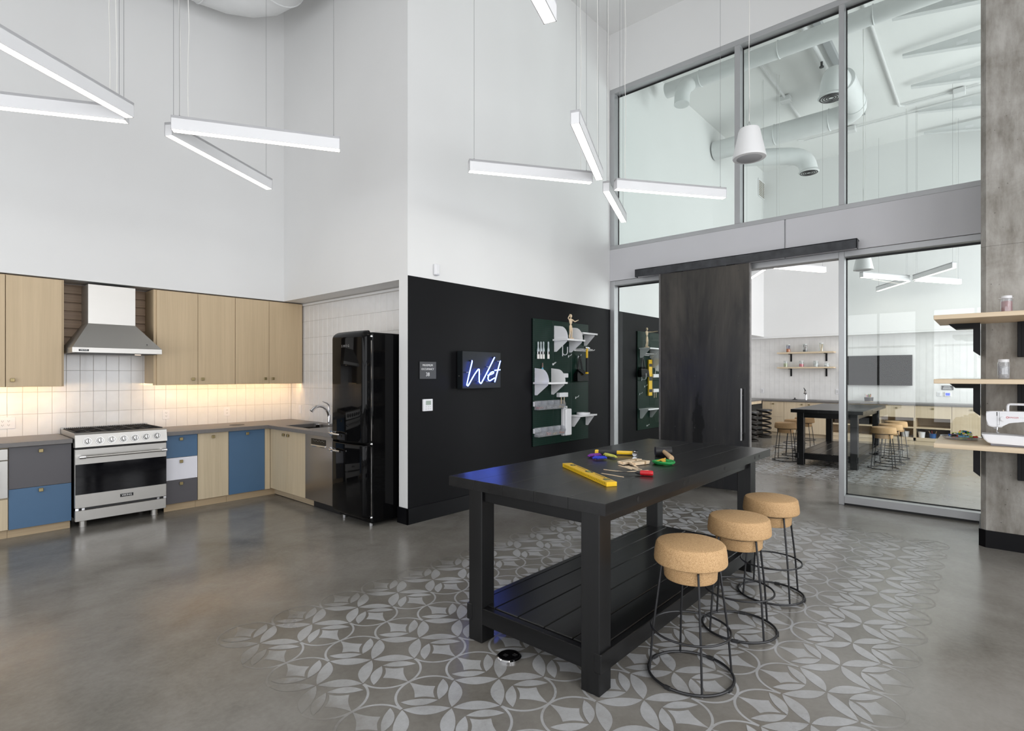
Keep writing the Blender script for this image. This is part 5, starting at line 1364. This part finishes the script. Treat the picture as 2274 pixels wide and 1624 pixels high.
outlet_duct([(xb+.1,X2[1]+.9,6.02),(xb+.35,X2[1]+.35,5.98),(xb+.55,X2[1]-.08,5.93),(xb+.62,X2[1]-.25,5.80),(xb+.64,X2[1]-.30,5.62)], .165)
g0 = onZ(1846, 214, 5.86)
outlet_duct([(X3[0]-.42,yb+.02,6.24),(g0[0]+.15,(yb+g0[1])/2,6.22),(g0[0],g0[1]-.02,6.08),(g0[0],g0[1],5.88)], .165)
# gusset fins under the far ceiling
for k in range(5):
    x = 9.55+1.252*k
    t = thing('ceiling_fin', 'tapering white steel fin under the far ceiling, %s from the glass' % ('first','second','third','fourth','last')[k], 'roof fin', (x, .3, 6.4), 'tapering roof fins in the far room')
    part(t, 'fin_plate', B().prism([(1.08,CEIL-.06),(1.08,CEIL-.10),(-1.6,CEIL-.60),(-1.6,CEIL-.06)], 'x', x-.012, x+.012), duct_mat)
    part(t, 'flange', B().prism([(1.08,CEIL-.10),(1.08,CEIL-.112),(-1.6,CEIL-.612),(-1.6,CEIL-.60)], 'x', x-.05, x+.05), duct_mat)
    part(t, 'tag_plate', B().box(x-.016, x-.011, .27, .40, CEIL-.20, CEIL-.145), white_metal)
def pipe(pts, label, r=.022, boxes=()):
    t = thing('ceiling_conduit', label, 'conduit', pts[0], 'white conduits under the far ceiling')
    part(t, 'pipe', B().tube(pts, r, 10), pipe_white)
    for c in boxes: part(t, 'junction_box', B().box(c[0]-.09, c[0]+.09, c[1]-.09, c[1]+.09, c[2]-.07, c[2]+.03, .01, 1), pipe_white)
cz = CEIL-.05
pa = onZ(1935, 55, cz); pb = onZ(1993, 236, cz)
pipe([(pa[0]-.8,pa[1],cz),(pb[0],pa[1],cz),(pb[0]+.06,pa[1]-.08,cz),(pb[0]+.06,pa[1]-1.2,cz)], 'white conduit that bends under the far ceiling beside the fins', .022, [(pb[0]+.06,pa[1]-.9,cz)])
pa = onZ(1690, 145, cz); pb = onZ(1770, 262, cz)
pipe([(pa[0]-.6,pa[1],cz),(pb[0]+.5,pa[1],cz)], 'white conduit feeding a round junction plate, left of the speaker cord', .022, [((pa[0]*.4+pb[0]*.6),pa[1],cz)])
pa = onZ(1820, 60, cz)
t = thing('ceiling_strut', 'grey strut channel under the far ceiling with sprinklers', 'strut', (pa[0],pa[1],cz))
part(t, 'channel', B().box(pa[0]-.4, pa[0]+3.6, pa[1]-.05, pa[1]+.05, CEIL-.09, CEIL-.001), M('galvanised_channel', (.40,.41,.42), .5, metal=.4))
part(t, 'pipe', B().tube([(pa[0]-.4,pa[1]+.16,cz-.04),(pa[0]+3.6,pa[1]+.16,cz-.04)], .035, 12), pipe_white)
for xx in (.9, 2.9): part(t, 'sprinkler', B().cyl((pa[0]+xx,pa[1]+.16,cz-.06),(pa[0]+xx,pa[1]+.16,cz-.15), .018, 8).cyl((pa[0]+xx,pa[1]+.16,cz-.15),(pa[0]+xx,pa[1]+.16,cz-.165), .035, 10), dull_screw)
pa = onZ(1840, 305, cz-.1)
pipe([(pa[0],pa[1]+.6,cz),(pa[0]+.1,pa[1]+.5,cz),(pa[0]+.1,-1.2,cz)], 'thin conduit running across the far ceiling towards the fins', .014, [(pa[0]+.1,pa[1]-.4,cz)])
# return grille high on the far room's side wall
x0, z1 = onY(1683.5, 395, 4.426); x1, z0 = onY(1697, 445, 4.426)
t = thing('air_grille', 'beige return air grille high on the far side wall', 'air grille', (x0, 4.426, z0))
part(t, 'frame', B().box(x0, x1, 4.414, 4.4255, z0, z1), white_metal)
for k in range(9): part(t, 'louvre', B().box(x0+.04, x1-.04, 4.409, 4.415, z0+.03+k*(z1-z0-.06)/9, z0+.03+(k+.6)*(z1-z0-.06)/9), M('beige_louvre', (.30,.27,.22), .6) if k == 0 else bpy.data.materials['beige_louvre'])
# ================================================================ STEEL SLIDING DOOR
DX = 7.17
t = thing('barn_door', 'dark blotchy steel sliding door hung in front of the glass partition', 'sliding door', (DX, 2.92, .02))
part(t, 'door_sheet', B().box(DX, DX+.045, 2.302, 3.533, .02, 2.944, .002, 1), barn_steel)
part(t, 'edge_angle', B().box(DX-.006, DX+.05, 3.518, 3.541, .02, 2.946, .002, 1), raw_steel)
part(t, 'edge_angle', B().box(DX-.006, DX+.05, 2.294, 2.309, .02, 2.946, .002, 1), raw_steel)
b = B()
for y in (3.30,3.02,2.74,2.44):
    for z in (2.86,2.18,1.5,.8,.12): b.cyl((DX+.001,y,z),(DX-.003,y,z), .007, 8)
part(t, 'screw', b, dull_screw, kind='stuff')
hy, z1 = onX(1645.5, 863, DX-.05); z0 = onX(1645.5, 979, DX-.05)[1]
part(t, 'pull_handle', B().cyl((DX-.05,hy,z0),(DX-.05,hy,z1), .014, 14).cyl((DX-.05,hy,z0+.09),(DX+.001,hy,z0+.09), .009, 10).cyl((DX-.05,hy,z1-.09),(DX+.001,hy,z1-.09), .009, 10), M('handle_steel', (.30,.30,.30), .35, metal=.9))
part(t, 'handle_plate', B().box(DX-.004, DX+.001, hy-.045, hy-.012, z0+.1, z1+.01), dark_steel)
part(t, 'hanger', B().box(DX+.01, DX+.035, 3.2, 3.3, 2.94, 3.0).box(DX+.01, DX+.035, 2.5, 2.6, 2.94, 3.0), dark_steel)
tr = thing('door_track', 'long blackened steel track across the beam above the sliding door', 'door track', (DX, 2.5, 2.95))
part(tr, 'channel', B().box(DX-.02, DX-.012, 1.133, 3.912, 2.948, 3.058, .001, 1).box(DX-.02, XG-.013, 1.133, 3.912, 3.05, 3.058).box(DX-.02, DX+.06, 3.904, 3.912, 2.948, 3.058).box(DX-.02, DX+.06, 1.133, 1.141, 2.948, 3.058), track_steel)
part(tr, 'mount_block', B().box(DX+.05, XG-.013, 1.2, 3.85, 2.99, 3.05), dark_steel)
# ================================================================ FAR ROOM FURNITURE
FF = 14.58     # front plane of the far cabinets
def far_front(t, y0, y1, z0, z1, kn=None, mat=far_wood):
    d = part(t, 'drawer' if kn and z1-z0 < .5 else 'door', B().box(FF, FF+.02, y0+.002, y1-.002, z0+.002, z1-.002), mat)
    if kn is not None:
        y, z = kn; part(d, 'knob', B().box(FF-.026, FF, y-.02, y+.02, z-.014, z+.014), brass)
    return d
FG = 'maple cabinets along the far wall'
t = thing('far_cabinet', 'maple cabinet of two stacked drawers in the far left corner', 'cabinet', (14.9, 4.0, 0), FG)
part(t, 'body', B().box(FF+.021, FX-.004, 3.86, 4.37, .08, .848), far_wood); part(t, 'toe_kick', B().box(FF+.07, FF+.08, 3.86, 4.37, 0, .08), far_wood_y)
far_front(t, 3.862, 4.37, .47, .848, (4.11,.79)); far_front(t, 3.862, 4.37, .09, .47)
t = thing('far_cabinet', 'two-door maple cabinet under the far sink', 'cabinet', (14.9, 3.5, 0), FG)
part(t, 'body', B().box(FF+.021, FX-.004, 2.90, 3.858, .08, .848), far_wood); part(t, 'toe_kick', B().box(FF+.07, FF+.08, 2.90, 3.858, 0, .08), far_wood_y)
far_front(t, 3.38, 3.858, .09, .848, (3.46,.79)); far_front(t, 2.902, 3.38, .09, .848, (3.30,.79))
def open_unit(y0, y1, label):
    t = thing('far_shelf_unit', label, 'cabinet', (14.9, (y0+y1)/2, 0), FG)
    part(t, 'body', B().box(FF+.02, FX-.004, y0, y1, .585, .848).box(FF, FX-.004, y0, y0+.02, .09, .585).box(FF, FX-.004, y1-.02, y1, .09, .585).box(FX-.03, FX-.004, y0, y1, .09, .585), far_wood)
    part(t, 'shelf', B().box(FF, FX-.03, y0+.02, y1-.02, .355, .385), far_wood_y)
    part(t, 'bottom_shelf', B().box(FF, FX-.03, y0, y1, .09, .155), far_wood_y)
    part(t, 'toe_kick', B().box(FF+.012, FF+.03, y0, y1, 0, .09), far_wood_y)
    far_front(t, y0, y1, .585, .848, ((y0+y1)/2,.79))
open_unit(1.895, 2.898, 'maple unit of a drawer over open shelves, behind the far table')
open_unit(1.245, 1.893, 'maple unit of a drawer over open shelves, right of the far stools')
open_unit(.62, 1.243, 'maple unit of a drawer over open shelves holding the dark basket')
t = thing('far_cabinet', 'maple cabinet with one tall door panel behind the toy brick tray', 'cabinet', (14.9, .3, 0), FG)
part(t, 'body', B().box(FF+.021, FX-.004, -.6, .618, .08, .848), far_wood); part(t, 'toe_kick', B().box(FF+.03, FF+.04, -.6, .618, 0, .08), far_wood_y)
far_front(t, -.4, .615, .09, .848, (.30,.79))
# worktop, desk along the recess
single('far_worktop', B().box(FF-.03, FX-.003, -.8, 4.94, .851, .893, .003, 1), counter_mat, 'long grey worktop along the far tiled wall', 'worktop', 'grey worktops in the far room')
t = thing('wall_desk', 'maple-edged desk in the recess on the far left, above the spring stools', 'desk', (13, 4.6, 0))
part(t, 'desk_top', B().box(11.2, FF-.031, 4.36, 4.94, .862, .893), counter_mat)
part(t, 'apron', B().box(11.2, FF-.031, 4.38, 4.40, .79, .861), far_wood)
part(t, 'end_panel', B().box(11.2, 11.24, 4.40, 4.94, 0, .861), far_wood)
part(t, 'knee_shade_panel', B().box(11.24, FF-.031, 4.90, 4.94, 0, .861), M('shaded_knee_space', (.09,.085,.08), .6))  # dark colour stands in for the shade under the desk
# spring stools
def spring_stool(x, y, label):
    t = thing('spring_stool', label, 'stool', (x, y, 0), 'black coil spring stools')
    pts = []; turns = 5.2
    for i in range(int(turns*18)+1):
        a = 2*PI*i/18; pts.append((x+.15*math.cos(a), y+.15*math.sin(a), .022+.60*i/(turns*18)))
    part(t, 'coil_spring', B().tube(pts, .021, 8), M('dark_bronze_spring', (.022,.018,.015), .4, metal=.4))
    part(t, 'base_ring', B().ring((x,y,.02), .15, .02, 28, 8), bpy.data.materials['dark_bronze_spring'])
    part(t, 'seat', B().lathe([(.01,.635),(.17,.635),(.18,.645),(.18,.672),(.172,.68),(.01,.68)], (x,y,0), 26), M('dark_round_seat', (.035,.034,.035), .35))
spring_stool(13.95, 4.14, 'dark coil spring stool in full view under the far desk')
spring_stool(12.95, 4.14, 'dark coil spring stool half hidden by the steel door')
# wall shelves with jars
for z, lb in ((2.063,'upper maple wall shelf above the far sink'),(1.688,'lower maple wall shelf above the far sink')):
    t = thing('wall_shelf', lb, 'shelf', (15.05, 3.5, z), 'maple wall shelves over the far sink')
    part(t, 'shelf_board', B().box(FX-.27, FX-.003, 2.85, 4.12, z-.012, z+.024), far_wood_y)
    for y in (3.85, 3.05):
        part(t, 'bracket', B().box(FX-.018, FX-.003, y-.018, y+.018, z-.21, z-.013).box(FX-.22, FX-.003, y-.018, y+.018, z-.026, z-.013), bracket_black)
def far_jar(y, z, w, h, fill, fh, label, sticks=None):
    x = FX-.13; r = w/2
    t = thing('glass_jar', label, 'jar', (x, y, z), 'glass jars on the far shelves')
    part(t, 'jar_glass', B().lathe([(.004,.001),(r,.001),(r,h*.82),(r*.85,h*.88),(r*.85,h*.90),(r*.80,h*.90),(r*.93,h*.80),(r*.93,.006),(.004,.006)], (x,y,z), 16, cap=False), jar_glass)
    part(t, 'lid', B().lathe([(.003,h*.90),(r*.9,h*.90),(r*.9,h),(.003,h)], (x,y,z), 16), M('jar_lid_glass', (.55,.57,.56), .2) if 'jar_lid_glass' not in bpy.data.materials else bpy.data.materials['jar_lid_glass'])
    part(t, 'contents', B().lathe([(.003,.008),(r*.9,.008),(r*.9,h*fh),(.003,h*fh)], (x,y,z), 14), fill)
    if sticks:
        for k in range(5): part(t, 'stick', B().cyl((x+.02*math.cos(k*1.3),y+.02*math.sin(k*1.3),z+.012),(x+.035*math.cos(k*1.3),y+.035*math.sin(k*1.3),z+h*.86), .006, 6), sticks)
zt1, zt2 = 2.0875, 1.7125
far_jar(3.89, zt1, .10, .20, M('red_yellow_beads', (.55,.15,.03), .5, var=.6, vscale=30), .45, 'glass jar of red and yellow beads, first on the upper far shelf', M('purple_bead', (.15,.12,.28), .5))
far_jar(3.50, zt1, .105, .20, black_matt, .28, 'glass jar with black beads and brushes, middle of the upper far shelf', M('brush_stick', (.10,.05,.03), .5))
far_jar(3.14, zt1, .105, .215, pale_wood, .08, 'glass jar of upright wooden sticks, right on the upper far shelf', pale_wood)
far_jar(3.95, zt2, .10, .16, M('green_cream_bits', (.48,.50,.30), .6, var=.4, vscale=40), .6, 'glass jar of greenish bits, first on the lower far shelf')
far_jar(3.585, zt2, .11, .155, M('pink_red_bits', (.60,.12,.16), .6, var=.5, vscale=35), .5, 'glass jar of pink and red bits, second on the lower far shelf')
far_jar(3.26, zt2, .115, .15, M('white_string', (.62,.62,.62), .7, var=.3, vscale=40), .5, 'glass jar of white string, third on the lower far shelf')
far_jar(3.02, zt2, .11, .095, M('white_bits', (.60,.60,.60), .7, var=.3, vscale=40), .45, 'low glass jar of white bits, last on the lower far shelf')
# far faucet, sink, soap
t = thing('far_faucet', 'chrome faucet at the far sink', 'faucet', (14.95, 3.46, .893))
part(t, 'body', B().tube([(14.98,3.46,.893),(14.98,3.46,1.05),(14.97,3.465,1.10)], [.03,.026,.02], 12).tube([(14.98,3.46,1.03),(14.90,3.45,1.09),(14.80,3.44,1.10),(14.74,3.44,1.06)], [.022,.02,.019,.017], 10), chrome)
part(t, 'lever', B().tube([(14.97,3.465,1.09),(14.96,3.48,1.15),(14.93,3.50,1.19)], [.018,.012,.006], 8), dark_steel)
t = thing('far_sink', 'dark undermounted sink in the far worktop', 'sink', (14.85, 3.45, .88))
part(t, 'rim', B().box(14.66, 14.93, 3.17, 3.78, .8932, .8945).box(14.68, 14.91, 3.19, 3.76, .8945, .895), dark_steel)
t = thing('sink_strainer', 'small black strainer knob beside the far faucet', 'strainer', (14.85, 3.70, .895))
part(t, 'cap', B().lathe([(.003,0),(.055,0),(.055,.012),(.012,.02),(.018,.045),(.003,.05)], (14.85,3.68,.8952), 14), black_matt)
# far outlets and switches
def far_plate(px, py, label, cat='outlet', w=.075, h=.12):
    y, z = onX(px, py, FX-.002)
    t = thing('far_'+cat, label, cat, (FX, y, z), 'white wall plates on the far tiles')
    part(t, 'cover_plate', B().box(FX-.012, FX-.0025, y-w/2, y+w/2, z-h/2, z+h/2, .003, 1), white_plastic)
    part(t, 'insert', B().box(FX-.016, FX-.011, y-.017, y+.017, z-.034, z+.034), M('insert_grey', (.62,.62,.62), .4) if 'insert_grey' not in bpy.data.materials else bpy.data.materials['insert_grey'])
far_plate(1693, 868, 'white outlet on the far tiles left of the far faucet')
far_plate(1859.5, 870, 'white outlet on the far tiles beside the mullion')
far_plate(2085.5, 875.5, 'white switch plate left of the far thermostat', 'switch', .078, .10)
# television
y0, z1 = onX(1885, 791, FX-.08); y1, z0 = onX(2026, 857, FX-.08)
y0 += .06
t = thing('television', 'large black wall-mounted television on the far tiles', 'television', (FX-.07, (y0+y1)/2, z0))
part(t, 'bezel', B().box(FX-.085, FX-.04, y1, y0, z0, z1, .004, 1), black_matt)
part(t, 'screen', B().box(FX-.0875, FX-.084, y1+.012, y0-.012, z0+.014, z1-.012), tv_black)
part(t, 'wall_mount', B().box(FX-.041, FX-.0025, (y0+y1)/2-.2, (y0+y1)/2+.2, (z0+z1)/2-.15, (z0+z1)/2+.15), dark_steel)
# pencil cup
y, z = 2.14, .8935
t = thing('pencil_holder', 'black mesh holder full of coloured pens on the far worktop', 'pen holder', (15.0, y, z))
part(t, 'cup', B().lathe([(.003,0),(.085,0),(.092,.10),(.086,.10),(.08,.006),(.003,.006)], (15.0,y,z), 20, cap=False), black_matt)
part(t, 'cup_rim', B().ring((15.0,y,z+.10), .09, .005, 24, 6), letter_grey)
part(t, 'foot_ring', B().ring((15.0,y,z+.006), .086, .005, 24, 6), far_wood)
rnd = random.Random(5)
for k in range(18):
    a = rnd.random()*2*PI; r_ = .065*math.sqrt(rnd.random()); mat = (red, green, lime, white_plastic, blue_plastic, yellow, leaf_green)[k % 7]
    part(t, 'pen', B().cyl((15.0+r_*.6*math.cos(a),y+r_*.6*math.sin(a),z+.01),(15.0+r_*1.2*math.cos(a),y+r_*1.2*math.sin(a),z+.15+.03*rnd.random()), .006, 6), mat)
# small sign and thermostat
ya, za = onX(2091, 856.5, FX-.01); yb, zb = onX(2117.5, 866.5, FX-.01)
t = thing('far_wall_sign', 'small black sign with white lettering on the far tiles', 'sign', (FX, ya, zb))
part(t, 'plate', B().box(FX-.014, FX-.0025, yb, ya, zb, za), sign_grey)
L = B()
for k in range(3): L.box(FX-.0155, FX-.0138, yb+.03+.012*k, ya-.02-.008*k, zb+.018+k*.024, zb+.027+k*.024)
part(t, 'lettering', L, letter_white)
ya, za = onX(2097.5, 871, FX-.01); yb, zb = onX(2112, 881, FX-.01)
t = thing('far_thermostat', 'white thermostat with a lit blue screen below the far sign', 'thermostat', (FX, ya, zb))
part(t, 'housing', B().box(FX-.022, FX-.0025, yb, ya, zb, za, .004, 1), white_plastic)
part(t, 'screen', B().box(FX-.0235, FX-.0215, yb+.02, ya-.02, zb+.02, za-.02), M('lit_blue_screen', (.05,.08,.6), .3, emit=(.06,.10,.9), estr=1.0))
# things on the far open shelves
bx = 14.8
def tub(px, py, label, mat, r=.06, h=.12, z=.155):
    y = onX(px, py, FF+.12)[0]
    t = thing('plastic_tub', label, 'tub', (FF+.12, y, z), 'plastic tubs on the far bottom shelf')
    part(t, 'tub_body', B().lathe([(.003,.0005),(r*.8,.0005),(r,h),(r*1.05,h),(r*.94,h-.006),(r*.74,.006),(.003,.006)], (FF+.12,y,z), 18, cap=False), mat)
    return y
tub(2011, 960, 'white plastic tub, left on the far bottom shelf', white_plastic, .075, .125)
tub(2047, 962, 'white plastic tub, right of the other on the far bottom shelf', white_plastic, .065, .125)
y = tub(2071.5, 964, 'blue plastic tub of tools on the far bottom shelf', blue_plastic, .065, .10)
for k in range(4):
    single('craft_tool', B().cyl((FF+.12+.02*math.cos(k*1.6),y+.02*math.sin(k*1.6),.165),(FF+.12+.05*math.cos(k*1.6),y+.07*math.sin(k*1.6+.3),.31), .007, 6), (red, beech, black_matt, beech)[k], ('red tool handle leaning in the blue tub','wooden tool handle leaning left in the blue tub','black tool handle leaning in the blue tub','wooden tool handle leaning right in the blue tub')[k], 'tool')
b = B(); y0 = .93
b.loft([[(FF+.38+.15*k*math.cos(2*PI*i/24), y0+.26*k*math.sin(2*PI*i/24), z) for i in range(24)] for k, z in ((.8,.156),(1,.22),(1.0,.30),(.93,.33))])
single('wicker_basket', b, basket_brown, 'wide dark basket at the back of the far bottom shelf', 'basket')
for k, (y, m_) in enumerate(((2.62, basket_brown), (2.25, black_matt))):
    single('storage_bin', B().box(FF+.08, FF+.45, y-.16, y+.16, .3855, .54, .01, 2), m_, ('brown storage bin left on the far middle shelf','black storage bin right on the far middle shelf')[k], 'storage bin')
